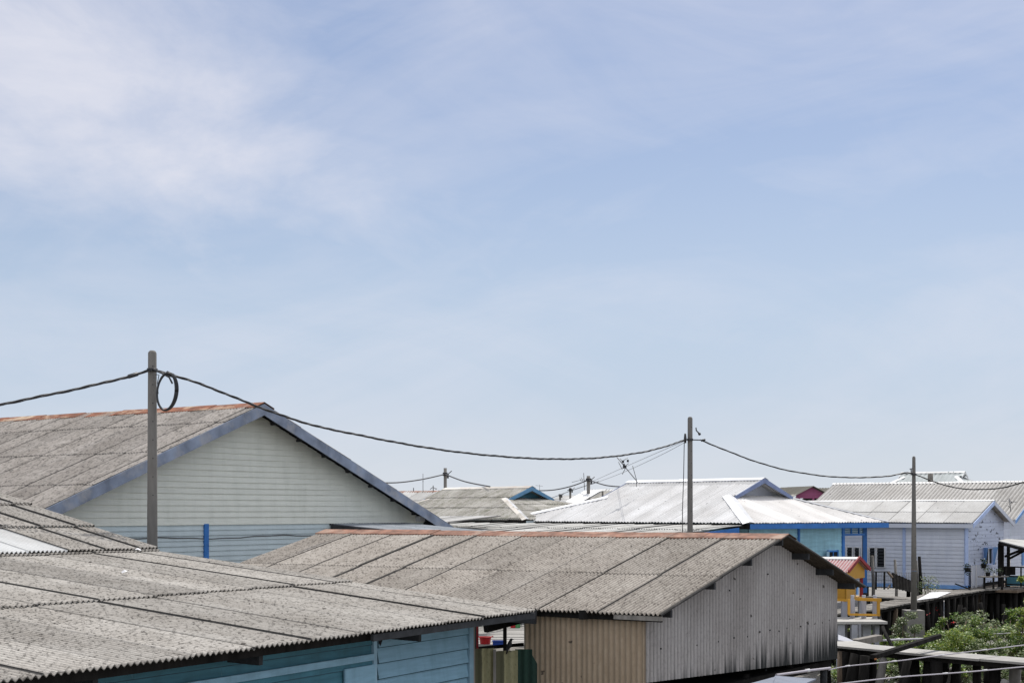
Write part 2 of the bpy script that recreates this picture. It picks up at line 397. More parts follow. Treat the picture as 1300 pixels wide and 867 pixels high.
def boards(mb, O, X, Nn, poly, bh=.16, off=.018, mi=0, z0=0, var=.6, gap=0, joints=True, lip=None):
    """lapped weatherboards over polygon (x along X, z up)"""
    X=V(X).normalized(); Nn=V(Nn).normalized(); O=V(O); U=V((0,0,1))
    sw=[(z,x) for x,z in poly]
    mn=min(p[1] for p in poly); mx=max(p[1] for p in poly)
    k0=math.floor((mn-z0)/bh); k1=math.ceil((mx-z0)/bh)
    for k in range(k0,k1):
        za=max(mn,z0+k*bh); zb=min(mx,z0+(k+1)*bh)
        if zb-za<1e-4: continue
        a0,a1=prange(sw,za+1e-5); b0,b1=prange(sw,zb-1e-5)
        xs0,xs1=min(a0,b0),max(a1,b1)
        # board lengths with butt joints
        cuts=[xs0]; x=xs0+random.uniform(1,4)
        while joints and x<xs1-.5: cuts.append(x); x+=random.uniform(3,5)
        cuts.append(xs1)
        for c0,c1 in zip(cuts[:-1],cuts[1:]):
            tn=.5+(random.random()-.5)*var; j=random.uniform(0,.004)
            A0=max(a0,min(c0,a1)) ; A1=min(a1,max(c1,a0)); B0=max(b0,min(c0,b1)); B1=min(b1,max(c1,b0))
            g=.002
            P0=O+X*(A0+g)+U*za+Nn*(off+j); P1=O+X*(A1-g)+U*za+Nn*(off+j); P2=O+X*(B1-g)+U*(zb)+Nn*j; P3=O+X*(B0+g)+U*(zb)+Nn*j
            mt=[(A0,za),(A1,za),(B1,zb),(B0,zb)]
            mb.quad(P0,P1,P2,P3,mi,tn,mt)
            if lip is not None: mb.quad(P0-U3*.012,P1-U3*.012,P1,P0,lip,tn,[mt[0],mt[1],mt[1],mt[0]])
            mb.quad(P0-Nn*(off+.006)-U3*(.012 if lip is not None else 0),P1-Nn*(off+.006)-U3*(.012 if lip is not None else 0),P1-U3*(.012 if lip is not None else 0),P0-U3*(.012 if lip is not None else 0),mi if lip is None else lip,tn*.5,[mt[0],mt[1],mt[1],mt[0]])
    return mb

def cap_strip(mb, a, b, d1, d2, w, nseg=6, mi=0, lift=.035, wob=.012):
    """folded ridge or hip capping from a to b; d1,d2 = unit vectors down each side"""
    a=V(a); b=V(b); U=V((0,0,1))
    for i in range(nseg):
        p=a.lerp(b,i/nseg); q=a.lerp(b,(i+1)/nseg+.006)
        z0=random.uniform(-wob,wob)+lift; z1=random.uniform(-wob,wob)+lift
        t=random.random()
        for d in (d1,d2):
            if d is None: continue
            mb.quad(p+U*z0, q+U*z1, q+U*(z1+.0)+d*w, p+U*(z0+.0)+d*w, mi, t)
            mb.quad(p+U*z0+d*w, q+U*z1+d*w, q+U*(z1-.03)+d*(w+.002), p+U*(z0-.03)+d*(w+.002), mi, t*.4)
        mb.quad(p+U*z0+ (d1 or V())*w, p+U*z0, p+U*(z0-.02), p+U*(z0-.02)+(d1 or V())*w, mi, 0)

U3=V((0,0,1))
a0=R(34.2)
u=V((math.sin(a0),math.cos(a0),0)); v=V((-math.cos(a0),math.sin(a0),0))

def gable_roof(root, Rp, u, v, tn, tf, L, sn, sf, mroof, corrkw, cap=None, capw=.22, far_mat=None, capseg=None, capname='ridge_cap', caplabel=None, rooflabel=None, nrm_back=True):
    """Rp: ridge end (verge side), ridge runs along v for L; near slope falls along -u, far slope along +u"""
    dn=(-u-U3*sn).normalized(); ln=tn*math.sqrt(1+sn*sn)
    df=(u-U3*sf).normalized(); lf=tf*math.sqrt(1+sf*sf)
    nn=dn.cross(v); nn = nn if nn.z>0 else -nn
    nf=df.cross(v); nf = nf if nf.z>0 else -nf
    m=MB(); corr(m,Rp,v,dn,nn,[(0,0),(L,0),(L,ln),(0,ln)],**corrkw)
    corr(m,Rp,v,df,nf,[(0,0),(L,0),(L,lf),(0,lf)],**corrkw)
    ro=m.build('roof',mroof,root,rooflabel)
    if cap:
        c=MB(); cap_strip(c,Rp-v*.03,Rp+v*L,dn,df,capw,capseg or max(3,int(L/2)))
        c.build(capname,cap,ro,caplabel)
    return ro,dn,ln,df,lf,nn,nf

# =========================================================== SETTING: ground
m=MB()
n=60
xs=[-900+1800*i/1 for i in range(2)]
m.quad((-900,-60,0),(900,-60,0),(900,1500,0),(-900,1500,0),t=.5)
tag(m.build('mud_ground',M['mud']),'flat grey tidal mud under the stilt village','mud','',kind='structure')

# =========================================================== FRONT SHED
Yp=28.8
Rs=P(1000,679,Yp)
root=thing('storage_shed',Rs+v*6-V((0,0,Rs.z-FLOOR)),'low shed with grey corrugated roof, rusty red ridge cap and tan and grey sheet walls','shed')
tn,tf,Ls=5.39,4.5,12.35; sn,sf=.241,.28
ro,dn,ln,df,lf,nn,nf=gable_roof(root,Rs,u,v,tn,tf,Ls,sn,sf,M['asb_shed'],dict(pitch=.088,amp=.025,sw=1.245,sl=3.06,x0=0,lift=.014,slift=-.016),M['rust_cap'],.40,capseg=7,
    caplabel='rusty red folded metal ridge cap')
# front (tan) wall and gable (grey) wall
dv=.45; an=5.13; af=3.79
W0=V((Rs.x,Rs.y,0))+v*dv-u*an      # near corner
W1=V((Rs.x,Rs.y,0))+v*dv+u*af
ztop=lambda a: Rs.z-(sn*(-a) if a<0 else sf*a)-.05   # a = offset from the ridge along u
s665=along(W0,v,665)
m=MB(); zb=FLOOR-.05; H=ztop(-an)-zb
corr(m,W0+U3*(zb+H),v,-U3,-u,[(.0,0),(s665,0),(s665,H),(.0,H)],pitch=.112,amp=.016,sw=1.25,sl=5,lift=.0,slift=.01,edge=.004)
m.build('front_wall',M['wall_tan'],root,'tan corrugated front wall')
m=MB()
zt=ztop(0); 
poly=[(-an,zt-ztop(-an)),(0,0),(af,zt-ztop(af)),(af,zt-zb),(-an,zt-zb-.35)]
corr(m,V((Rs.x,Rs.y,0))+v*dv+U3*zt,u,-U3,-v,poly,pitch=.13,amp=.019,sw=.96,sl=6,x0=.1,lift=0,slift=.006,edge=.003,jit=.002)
# screw heads on the sheet
for a,zz in ((-4.6,1.9),(-3.2,1.95),(-2.3,1.95),(-1.6,1.93),(-1.0,1.95),(-.4,1.9),(.1,1.9),(.55,1.95),(.95,1.92),(1.7,1.93),(2.1,1.9),(2.9,1.93),(3.3,1.9),(0,.75),(-1.8,1.0),(-.1,2.7),(-2.5,2.8)):
    c=V((Rs.x,Rs.y,0))+v*(dv-.02)+u*a+U3*(zt-zz)
    m.box(c,u*.014,v*.008,U3*.014,1,0)
m.build('gable_wall',[M['wall_grey'],M['dark']],root,'grey corrugated gable wall with black rain streaks along its foot')
# back wall and end wall
m=MB(); Hf=ztop(af)-zb
corr(m,W1+U3*(zb+Hf),v,-U3,u,[(0,0),(Ls-6.5,0),(Ls-6.5,Hf),(0,Hf)],pitch=.155,amp=.02,sw=1.25,sl=5,lift=0,edge=0)
m.build('back_wall',M['wall_grey'],root)
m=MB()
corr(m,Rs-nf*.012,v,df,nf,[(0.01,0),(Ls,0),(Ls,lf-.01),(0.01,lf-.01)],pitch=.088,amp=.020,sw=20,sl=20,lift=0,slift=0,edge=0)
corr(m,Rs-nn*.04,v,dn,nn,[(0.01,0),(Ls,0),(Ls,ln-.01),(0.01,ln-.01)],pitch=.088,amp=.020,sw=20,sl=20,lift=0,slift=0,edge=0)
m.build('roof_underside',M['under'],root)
# purlins with ends that show beneath the verge
for a in (-4.9,-3.2,-1.6,-.12,1.25,2.6,3.9):
    m=MB(); z=ztop(a)-.07
    c=V((Rs.x,Rs.y,0))+u*a+U3*z
    m.beam(c+v*.06,c+v*(Ls-.2),.07,.13); m.build('purlin',M['wood_roof'],root)
m=MB(); c=V((Rs.x,Rs.y,0))-u*(tn-.12)+U3*(Rs.z-sn*(tn-.12)-.09)
m.beam(c+v*.05,c+v*(Ls-.1),.05,.13); m.build('eave_board',M['wood_dark'],root)
m=MB(); c=W0+v*1.1+U3*(ztop(-an)-.08); m.beam(c+u*.3,c-u*.35+U3*.02,.10,.16); m.build('bracket',M['wood_dark'],root)
m=MB(); c=V((Rs.x,Rs.y,0))-u*(tn-.06)+U3*(Rs.z-sn*(tn-.06)-.075); m.beam(c+v*.03,c+v*.95,.09,.08); m.build('eave_batten',M['wood_grey'],root)
# posts of the open half and stilts
for i,(a,b) in enumerate(((-5.0,8.5),(-5.0,11.6),(0,11.6),(3.8,11.6),(3.8,7.6))):
    m=MB(); c=V((Rs.x,Rs.y,0))+u*a+v*b; m.beam(c,c+U3*(ztop(a)-.1),.12,.12,up=V((1,0,0))); m.build('post',M['wood_dark'],root)
for a in (-4.9,-2.7,-.5,1.7,3.65):
    m=MB(); c=W0*0+V((Rs.x,Rs.y,0))+v*(dv+.25)+u*a; m.tube([c,c+U3*(FLOOR)],.08,8); m.build('stilt',M['wood_roof'] if a>3 else M['wood_dark'],root)
m=MB(); c=(W0+W1)/2+v*3.2+U3*(FLOOR-.16); m.box(c,u*4.4,v*3.1,U3*.09); m.build('floor',M['wood_dark'],root)

# =========================================================== FRONT-LEFT BLUE HOUSE
e=V((math.sin(R(28.7)),math.cos(R(28.7)),0)); g=V((-math.cos(R(28.7)),math.sin(R(28.7)),0))
Cb=P(680,775,25)
root=thing('blue_house',V((Cb.x,Cb.y,FLOOR))-e*6+g*4,'teal blue boarded house in the foreground under a wide weathered corrugated roof','house')
s1,s2=.107,.252; t1=8.78; Lb=17.0
dl=(g+U3*s1).normalized(); du=(g+U3*s2).normalized()
nl=e.cross(dl); nl = nl if nl.z>0 else -nl
nu=e.cross(du); nu = nu if nu.z>0 else -nu
l1=t1*math.sqrt(1+s1*s1); l2=8.0
Kp=Cb+g*t1+U3*(s1*t1)
Tp=Kp+g*8+U3*(s2*8); l2=8*math.sqrt(1+s2*s2)
m=MB()
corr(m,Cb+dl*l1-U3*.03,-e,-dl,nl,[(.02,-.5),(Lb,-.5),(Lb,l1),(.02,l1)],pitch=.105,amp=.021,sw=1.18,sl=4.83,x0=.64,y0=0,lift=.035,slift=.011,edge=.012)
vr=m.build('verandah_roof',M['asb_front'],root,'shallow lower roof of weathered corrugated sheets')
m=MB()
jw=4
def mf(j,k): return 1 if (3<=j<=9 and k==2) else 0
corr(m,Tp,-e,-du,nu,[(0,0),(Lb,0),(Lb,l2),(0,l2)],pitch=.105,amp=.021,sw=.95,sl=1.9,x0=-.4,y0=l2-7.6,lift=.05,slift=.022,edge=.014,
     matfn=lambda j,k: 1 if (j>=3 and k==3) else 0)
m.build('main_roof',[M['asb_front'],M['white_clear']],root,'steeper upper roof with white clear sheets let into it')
m=MB(); dback=(g-U3*s2).normalized()
corr(m,Tp,-e,dback,-e.cross(dback) if e.cross(dback).z<0 else e.cross(dback),[(0,0),(Lb,0),(Lb,6),(0,6)],pitch=.105,amp=.021,sw=1.05,sl=3)
m.build('rear_roof',M['asb_front'],root)
# small scraps lying on the roof (patches)
m=MB()
for (x,w) in ((2.9,4.0),): pass
# wall with lapped boards
Wc=V((Cb.x,Cb.y,0))-e*.8+g*.9
zt=Cb.z+s1*.9-.10
mid=5.6
m=MB()
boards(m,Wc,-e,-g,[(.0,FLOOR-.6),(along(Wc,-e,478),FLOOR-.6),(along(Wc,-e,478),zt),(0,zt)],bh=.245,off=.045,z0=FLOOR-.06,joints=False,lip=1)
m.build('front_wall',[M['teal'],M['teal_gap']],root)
xw=along(Wc,-e,474)
m=MB()
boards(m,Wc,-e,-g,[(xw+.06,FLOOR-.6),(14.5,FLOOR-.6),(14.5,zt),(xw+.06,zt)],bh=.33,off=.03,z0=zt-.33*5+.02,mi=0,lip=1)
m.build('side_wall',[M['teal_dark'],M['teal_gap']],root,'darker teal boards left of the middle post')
m=MB(); c=Wc-e*(xw+.03)-g*.035; m.beam(c+U3*(FLOOR-.6),c+U3*(zt-.03),.09,.05,up=V(-g)); m.build('post',M['teal_pale'],root)
m=MB(); c=Wc-e*(xw-.09)-g*.045
pp=[(0,zt-.02),(.11,zt-.02),(.07,zt-.10),(.13,zt-.14),(.06,zt-.2),(.10,zt-.27),(.04,zt-.36),(0,zt-.3)]
m.poly([c+e*x+U3*z for x,z in pp]); m.poly([c+g*.02+e*x+U3*z for x,z in pp][::-1]); m.build('torn_board',M['dark'],root,'dark torn gap beside the middle post')
m=MB(); c=Wc-e*.0-g*.03; m.beam(c+U3*(FLOOR-.6),c+U3*(zt-.02),.14,.07,up=V(-g)); m.build('post',M['teal_pale'],root)
m=MB(); c=Wc+e*.11-g*.02; m.beam(c+U3*(FLOOR-.6),c+U3*(zt-.02),.07,.06,up=V(-g)); m.build('corner_trim',M['wood_grey'],root)
# horizontal rail on the left wall
m=MB(); c=Wc-g*.06+U3*(zt-.50); m.beam(c-e*(xw+.1),c-e*12,.05,.10); m.build('rail',M['teal'],root)
m=MB(); c=Wc-e*(along(Wc,-e,471)+.0)-g*.06; 
m.beam(Wc-g*.055-e*(xw+.45)+U3*(FLOOR-.6),Wc-g*.055-e*(xw+.45)+U3*(zt-.62),.8,.03,up=V(-g)); m.build('door',M['teal'],root,'blue board door left of the middle post')
# end wall
m=MB(); boards(m,Wc,g,e,[(0,FLOOR-.6),(7.9,FLOOR-.6),(7.9,zt+.75),(0,zt)],bh=.245); m.build('end_wall',M['teal'],root)
# rafters / outriggers poking out under the eave
for px in (330,532,560,679,120):
    if px==560: continue
    p=V((Cb.x,Cb.y,0))+g*.35; s=along(p,-e,px); q=p-e*s
    m=MB(); zz=Cb.z+s1*.35-.20
    m.beam(q-g*.02+U3*zz,q+g*.95+U3*(zz+.03),.08,.25); m.build('rafter_end',M['wood_roof'],root)
m=MB(); c=V((Cb.x,Cb.y,0))+g*.22+U3*(Cb.z+s1*.22-.10); m.beam(c-e*.0,c-e*(Lb-.2),.06,.13); m.build('eave_board',M['wood_dark'],root)
m=MB(); c=V((Cb.x,Cb.y,0))+g*.05+U3*(Cb.z-.085); m.beam(c+e*.03,c-e*5,.05,.10); m.build('eave_batten',M['wood_roof'],root)
m=MB(); c=V((Cb.x,Cb.y,0))+e*.0+U3*(Cb.z-.06)
m.beam(c-e*.07+g*.1,c-e*.07+g*8.6+U3*(s1*8.5),.06,.10); m.build('verge_board',M['wood_roof'],root)
# debris on the roof (top level things, tiny)
def on_front(px,py):
    # intersection of the view ray with the lower roof plane
    d=V(((px-CX)/F,1,-(py-HY)/F)); o=V((0,0,E)); t=(Cb-o).dot(nl)/d.dot(nl); return o+d*t
for i,(px,py,lab) in enumerate(((175,702,'white plastic scrap lying near the bend of the foreground roof, by the pole'),(158,731,'flat white scrap of plastic on the foreground roof'))):
    q=on_front(px,py)+U3*.05
    m=MB(); n=6
    pts=[q+V((math.cos(a)*.08*random.uniform(.6,1.2),math.sin(a)*.07*random.uniform(.6,1.2),random.uniform(0,.05))) for a in [k*math.pi/3 for k in range(6)]]
    for k in range(6): m.poly([q+U3*.06,pts[k],pts[(k+1)%6]])
    tag(m.build('plastic_scrap',M['white'],org=q),lab,'scrap')

# =========================================================== BIG LEFT HOUSE
Yh=42.0
A=P(335,512,Yh)
root=thing('gabled_house',V((A.x,A.y,FLOOR))+v*9,'big house with steep old corrugated roof, faded green board gable and blue grey barge boards','house')
sl_=.40; tR=9.35; tL=8.0; Lh=26
ro,dn,ln,df,lf,nn,nf=gable_roof(root,A,u,v,tL,tR,Lh,sl_,.397,M['asb_big'],dict(pitch=.12,amp=.024,sw=1.2,sl=2.5,x0=.3,y0=-.85,lift=.02,slift=-.025),M['rust_cap2'],.45,capseg=13,caplabel='flaking rusty ridge cap patched with pale paint')
dw=.68
O=V((A.x,A.y,0))+v*dw
zA=A.z-.10
zm=E-.36
def zr(a): return zA-(.40*(-a) if a<0 else .397*a)
aL=-7.8; aR=8.55
m=MB()
# convex pieces: upper gable above zm
boards(m,O,u,-v,[( -(zA-zm)/.40,zm),((zA-zm)/.397,zm),(0,zA)],bh=.17,off=.03,z0=zm,var=.25,joints=False)
m.build('gable_wall',M['side_green'],root,'faded green grey weatherboards of the gable')
m=MB()
boards(m,O,u,-v,[(aL,FLOOR),(aR,FLOOR),(aR,zm-.05),(aL,zm-.05)],bh=.15,off=.03,z0=zm-.05,var=.25,joints=False)
m.build('lower_wall',M['side_blue'],root,'blue grey lower boards')
m=MB(); m.beam(O-v*.03+u*aL+U3*(zm-.025),O-v*.03+u*aR+U3*(zm-.025),.03,.05); m.build('rail',M['side_green'],root)
m=MB(); pb=[O-v*.03+u*x+U3*(zm-.42+.03*math.sin(x*1.3)+.01*math.sin(x*5)) for x in [aL+i*.3 for i in range(int((8-aL)/.3))]]; m.tube(pb,.014,5); m.build('wall_cable',M['wire'],root)
px_=260.5; sx_=along(O,u,px_)
m=MB(); c=O+u*sx_-v*.045; m.beam(c+U3*FLOOR,c+U3*(zm-.02),.17,.05,up=V(-v)); m.build('corner_post',M['blue'],root,'bright blue post on the lower wall')
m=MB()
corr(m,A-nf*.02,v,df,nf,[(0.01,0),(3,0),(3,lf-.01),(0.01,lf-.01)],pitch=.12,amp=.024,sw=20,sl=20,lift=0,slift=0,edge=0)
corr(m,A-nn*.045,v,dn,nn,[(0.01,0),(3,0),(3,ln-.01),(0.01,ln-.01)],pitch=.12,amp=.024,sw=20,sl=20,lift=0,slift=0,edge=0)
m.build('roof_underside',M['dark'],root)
# barge boards
for sgn,tt,ss,dd in ((-1,tL,.40,dn),(1,tR,.397,df)):
    m=MB(); ax=V((A.x,A.y,A.z-.02))-v*.03
    p0=ax; p1=ax+u*sgn*tt-U3*ss*tt
    drop=U3*.33; th=v*.035
    # board as a sheared prism: vertical depth .36
    a_,b_=p0,p1
    n0=len(m.v)
    m.v += [a_,b_,b_-drop,a_-drop,a_+th,b_+th,b_-drop+th,a_-drop+th]
    for q in ((0,1,2,3),(7,6,5,4),(0,4,5,1),(3,2,6,7),(1,5,6,2),(0,3,7,4)): m.face([n0+i for i in q],0,.5)
    m.build('barge_board',M['barge'],root)
# soffit rafters under the right verge
for i in range(7):
    a=1.0+i*1.15
    m=MB(); c=V((A.x,A.y,0))+u*a+U3*(A.z-.397*a-.12); m.beam(c+v*.02,c+v*dw,.08,.12); m.build('purlin_end',M['wood_roof'],root)
# end of the eave beam at right
m=MB(); c=V((A.x,A.y,0))+u*(tR-.15)+U3*(A.z-.397*(tR-.15)-.22); m.beam(c-v*.15-u*.1,c+v*3,.18,.16); m.build('eave_beam',M['wood_dark'],root)
m=MB(); c=V((A.x,A.y,0))+u*(tR+.03)+U3*(A.z-.397*tR-.16); m.beam(c+v*.2,c+v*.2+u*.45-U3*.02,.14,.16); m.build('beam_stub',M['wood_mid'],root,'broken brown timber stub under the right eave')
# back wall, stilts
m=MB(); Ob=O+u*aR; boards(m,Ob,v,u,[(0,FLOOR),(20,FLOOR),(20,zr(aR)),(0,zr(aR))],bh=.3); m.build('side_wall',M['side_blue'],root)
for a in (-7,-4,-1,2,5,8):
    m=MB(); c=O+u*a+v*.3; m.tube([c,c+U3*FLOOR],.11,8); m.build('stilt',M['wood_dark'],root)
m=MB(); lamp=O+u*(along(O,u,530))-v*.12+U3*(zm+.08); m.box(lamp,u*.14,v*.10,U3*.09); m.build('meter_box',M['gutter'],root,'small grey box under the right verge')
# low grey lean-to roof at the foot of the wall
q0=O+u*along(O,u,418)+U3*(E-.44); 
ll=along(O,u,515)-along(O,u,418)
dd=(-v*1-U3*.07).normalized()
root2=thing('lean_to',V((q0.x,q0.y,FLOOR))-v*2,'low blue grey lean-to roof between the green gable and the shed ridge','lean-to')
m=MB(); corr(m,q0,u,dd,U3,[(0,0),(ll,0),(ll,4.6),(0,4.6)],pitch=.13,amp=.018,sw=1.1,sl=5.2,lift=.0,slift=.02); m.build('roof',M['blue_lean'],root2)
for x in (.1,ll-.1):
    for y in (.2,4.2):
        c=q0+u*x+dd*y; m=MB(); m.beam(V((c.x,c.y,0)),c-U3*.05,.1,.1,up=V((1,0,0))); m.build('post',M['wood_dark'],root2)
m=MB(); c=q0+dd*4.55-U3*.05; m.beam(c,c+u*ll,.05,.05); m.build('eave_board',M['wood_roof'],root2)
m=MB(); c=q0+dd*.1-U3*.10; m.beam(c,c+dd*4.3,.05,.18); m.build('verge_board',M['wood_roof'],root2)

def slab_roof(name,label,pts,mt,cat='roof shelter'):
    root=thing(name,V((sum(p.x for p in pts)/4,sum(p.y for p in pts)/4,FLOOR)),label,cat)
    a,b,c,d=pts; X=(b-a); D=(d-a); X=V((X.x,X.y,X.z)); L=X.length; X.normalize(); D=(D-X*D.dot(X)); W=D.length
    n_=X.cross(D); n_=n_ if n_.z>0 else -n_
    m=MB(); corr(m,a,X,D,n_,[(0,0),(L,0),(L,W),(0,W)],pitch=.13,amp=.018,sw=1.0,sl=2.4,lift=.03,slift=.02); m.build('roof',mt,root)
    for p in (a,a+D*.9): m=MB(); m.beam(V((p.x,p.y,0)),p-U3*.05,.1,.1,up=V((1,0,0))); m.build('post',M['wood_dark'],root)
    return root
slab_roof('pale_low_roof','low pale roof between the mossy hip roof and the right foot of the green gable',[P(560,655.5,63),P(636,655,58.5),P(640,663.5,55),P(556,665,57.5)],M['lilac_sheet'])
# =========================================================== DUTCH-GABLE HOUSES
def dutch(name,label,Cc,uu,vv,W,L,rise,dg,h0,h1,mroof,mend,ckw,capm,wallm,gabm,bargem,fasm,floor,valley=True,walls=True,cat='house',gab1=True,hipw=.24,wall_in=.5,fas_h=.17):
    root=thing(name,V((Cc.x,Cc.y,floor))+uu*W/2+vv*L/2,label,cat)
    s=rise/(W/2); zg=s*dg
    pt=lambda a,b,z: V((Cc.x,Cc.y,Cc.z))+uu*a+vv*b+U3*z
    k=math.sqrt(1+s*s)
    for side in (0,1):
        d=((-uu if side==0 else uu)-U3*s).normalized()
        nrm=d.cross(vv); nrm = nrm if nrm.z>0 else -nrm
        yR=0; yg=(W/2-dg)*k; ye=W/2*k
        m=MB(); O=pt(W/2,0,rise)
        corr(m,O,vv,d,nrm,[(h0,0),(L-h1,0),(L-h1,ye),(h0,ye)],**ckw)
        corr(m,O,vv,d,nrm,[(0,ye),(h0,yg),(h0,ye)],**ckw)
        corr(m,O,vv,d,nrm,[(L-h1,yg),(L,ye),(L-h1,ye)],**ckw)
        oh=.38
        corr(m,O,vv,d,nrm,[(h0-oh,0),(h0,0),(h0,yg),(h0-oh,yg)],**ckw)
        corr(m,O,vv,d,nrm,[(L-h1,0),(L-h1+oh,0),(L-h1+oh,yg),(L-h1,yg)],**ckw)
        m.build('roof_slope',mroof,root)
    for end in (0,1):
        hh=h0 if end==0 else h1
        out=-vv if end==0 else vv
        se=zg/hh; d=(out-U3*se).normalized(); ke=math.sqrt(1+se*se)
        nrm=d.cross(uu); nrm = nrm if nrm.z>0 else -nrm
        b0=hh if end==0 else L-hh
        O=pt(0,b0,zg); ye=hh*ke
        m=MB()
        corr(m,O,uu,d,nrm,[(dg,0),(W-dg,0),(W-dg,ye),(dg,ye)],**ckw)
        corr(m,O,uu,d,nrm,[(0,ye),(dg,0),(dg,ye)],**ckw)
        corr(m,O,uu,d,nrm,[(W-dg,0),(W,ye),(W-dg,ye)],**ckw)
        rf=m.build('hip_end',mend,root)
        # gablet wall
        gb=b0+(.0 if end==0 else 0)
        inn=-out
        m=MB(); Og=V(pt(W/2,gb,0))+inn*.25; Og.z=0
        boards(m,Og,uu,out,[(-(W/2-dg)*.96,Cc.z+zg+.02),((W/2-dg)*.96,Cc.z+zg+.02),(0,Cc.z+rise-.05)],bh=.2)
        m.build('gablet_wall',gabm,root)
        for sg in (-1,1):
            m=MB(); p0=pt(W/2,gb,rise+.03)+out*.42; p1=pt(W/2+sg*(W/2-dg+.1),gb,zg-.02)+out*.42
            drop=U3*.2; th=inn*.04; n0=len(m.v)
            m.v += [p0,p1,p1-drop*.7,p0-drop,p0+th,p1+th,p1-drop*.7+th,p0-drop+th]
            for q in ((0,1,2,3),(7,6,5,4),(0,4,5,1),(3,2,6,7),(1,5,6,2),(0,3,7,4)): m.face([n0+i for i in q],0,.5)
            m.build('gablet_barge',bargem,root)
        # roof overhang closing strip between the gablet and the slope edge
        # hips
        for sg in (0,1):
            a_e = 0 if sg==0 else W; a_g = dg if sg==0 else W-dg
            b_e = 0 if end==0 else L
            m=MB(); pa=pt(a_g,gb,zg+.02); pb_=pt(a_e,b_e,.02)
            hip=(pb_-pa).normalized()
            dside=((-uu if sg==0 else uu)-U3*s).normalized(); dend=(out-U3*se).normalized()
            # flanges lie on each slope
            f1=(-(vv if end==0 else -vv)*-1); 
            fa=(inn - U3*0); fb=((uu if sg==0 else -uu))
            fa=(fa-hip*fa.dot(hip)); fa-=0*U3
            # flange on side slope: direction in that plane, away from the hip
            ns=dside.cross(vv); ns=ns if ns.z>0 else -ns
            ne=dend.cross(uu); ne=ne if ne.z>0 else -ne
            f1=ns.cross(hip).normalized(); f1 = f1 if f1.dot(inn)>0 else -f1
            f2=ne.cross(hip).normalized(); f2 = f2 if f2.dot(fb)>0 else -f2
            cap_strip(m,pa,pb_,f1,None,hipw*1.15,4,lift=.04,wob=.004); cap_strip(m,pa,pb_,f2,None,hipw*.8,4,mi=1,lift=.036,wob=.004)
            m.build('hip_cap',[capm,M['gutter']],root)
    m=MB(); d1=(-uu-U3*s).normalized(); d2=(uu-U3*s).normalized()
    cap_strip(m,pt(W/2,h0-.42,rise+.02),pt(W/2,L-h1+.42,rise+.02),d1,d2,.24,5,lift=.04,wob=.004); m.build('ridge_cap',capm,root)
    # fascias
    for fi,(A_,B_) in enumerate(((pt(-.02,-.02,-.02),pt(W+.02,-.02,-.02)),(pt(-.02,-.02,-.02),pt(-.02,L+.02,-.02)),(pt(W+.02,-.02,-.02),pt(W+.02,L,-.02)),(pt(-.02,L+.02,-.02),pt(W,L+.02,-.02)))):
        m=MB(); m.beam(A_-U3*(fas_h/2+.01),B_-U3*(fas_h/2+.01),.03,fas_h); m.build('fascia',fasm if fi!=1 else M['wood_dark'],root)  # long-side fascia near-black: eave shade put into its colour
    if walls:
        w=wall_in
        zt=Cc.z-.05
        for (O,X,nr,ln_) in ((pt(w,w,0),uu,-vv,W-2*w),(pt(w,w,0),vv,-uu,L-2*w),(pt(W-w,w,0),vv,uu,L-2*w)):
            m=MB(); O=V((O.x,O.y,0)); boards(m,O,X,nr,[(0,floor),(ln_,floor),(ln_,zt),(0,zt)],bh=.2); m.build('wall',wallm,root)
    for a in (.6,W/2,W-.6):
        m=MB(); c=pt(a,.7,0); m.tube([V((c.x,c.y,0)),V((c.x,c.y,floor))],.12,8); m.build('stilt',M['wood_dark'],root)
    return root,pt

b50=R(50); uw=V((math.sin(b50),math.cos(b50),0)); vw=V((-math.cos(b50),math.sin(b50),0))
Cw=P(952,664,52)
ww=8.46; lw=14.5
wh,ptw=dutch('white_roofed_house','bright white corrugated hip roofed house with blue fascia and turquoise walls behind the middle pole',Cw,uw,vw,ww,lw,1.73,2.56,3.26,4.4,
   M['white_sheet'],M['white_new'],dict(pitch=.17,amp=.02,sw=1.02,sl=40,lift=.0,slift=.02,seg=6,edge=.01,jit=.002),M['bright_hip'],M['turq'],M['lilac'],M['gab_blue'],M['blue'],FLOOR,walls=False,fas_h=.19)
# walls: the near end has a turquoise wall, then a porch bay
w=.45
O=ptw(w,w,0); O.z=0; zt=Cw.z-.05
xa=along(O,uw,1069)
m=MB(); boards(m,O,uw,-vw,[(0,FLOOR),(xa,FLOOR),(xa,zt),(0,zt)],bh=.19,off=.02); wt=m.build('wall',M['turq'],wh)
xb=along(O,uw,1013)
for px in (1013,1069.5):
    s=along(O,uw,px); m=MB(); c=O+uw*s-vw*.035; m.beam(c+U3*FLOOR,c+U3*zt,.10 if px<1050 else .14,.06,up=V(-vw)); m.build('wall_post',M['blue'],wh)
m=MB(); O2=ptw(w,w,0); O2.z=0; boards(m,O2,vw,-uw,[(0,FLOOR),(lw-.9,FLOOR),(lw-.9,zt),(0,zt)],bh=.2); m.build('wall',M['turq'],wh)
m=MB(); O3=O+uw*xa; boards(m,O3,vw,uw,[(0,FLOOR),(lw-.9,FLOOR),(lw-.9,zt),(0,zt)],bh=.2); m.build('wall',M['turq'],wh)
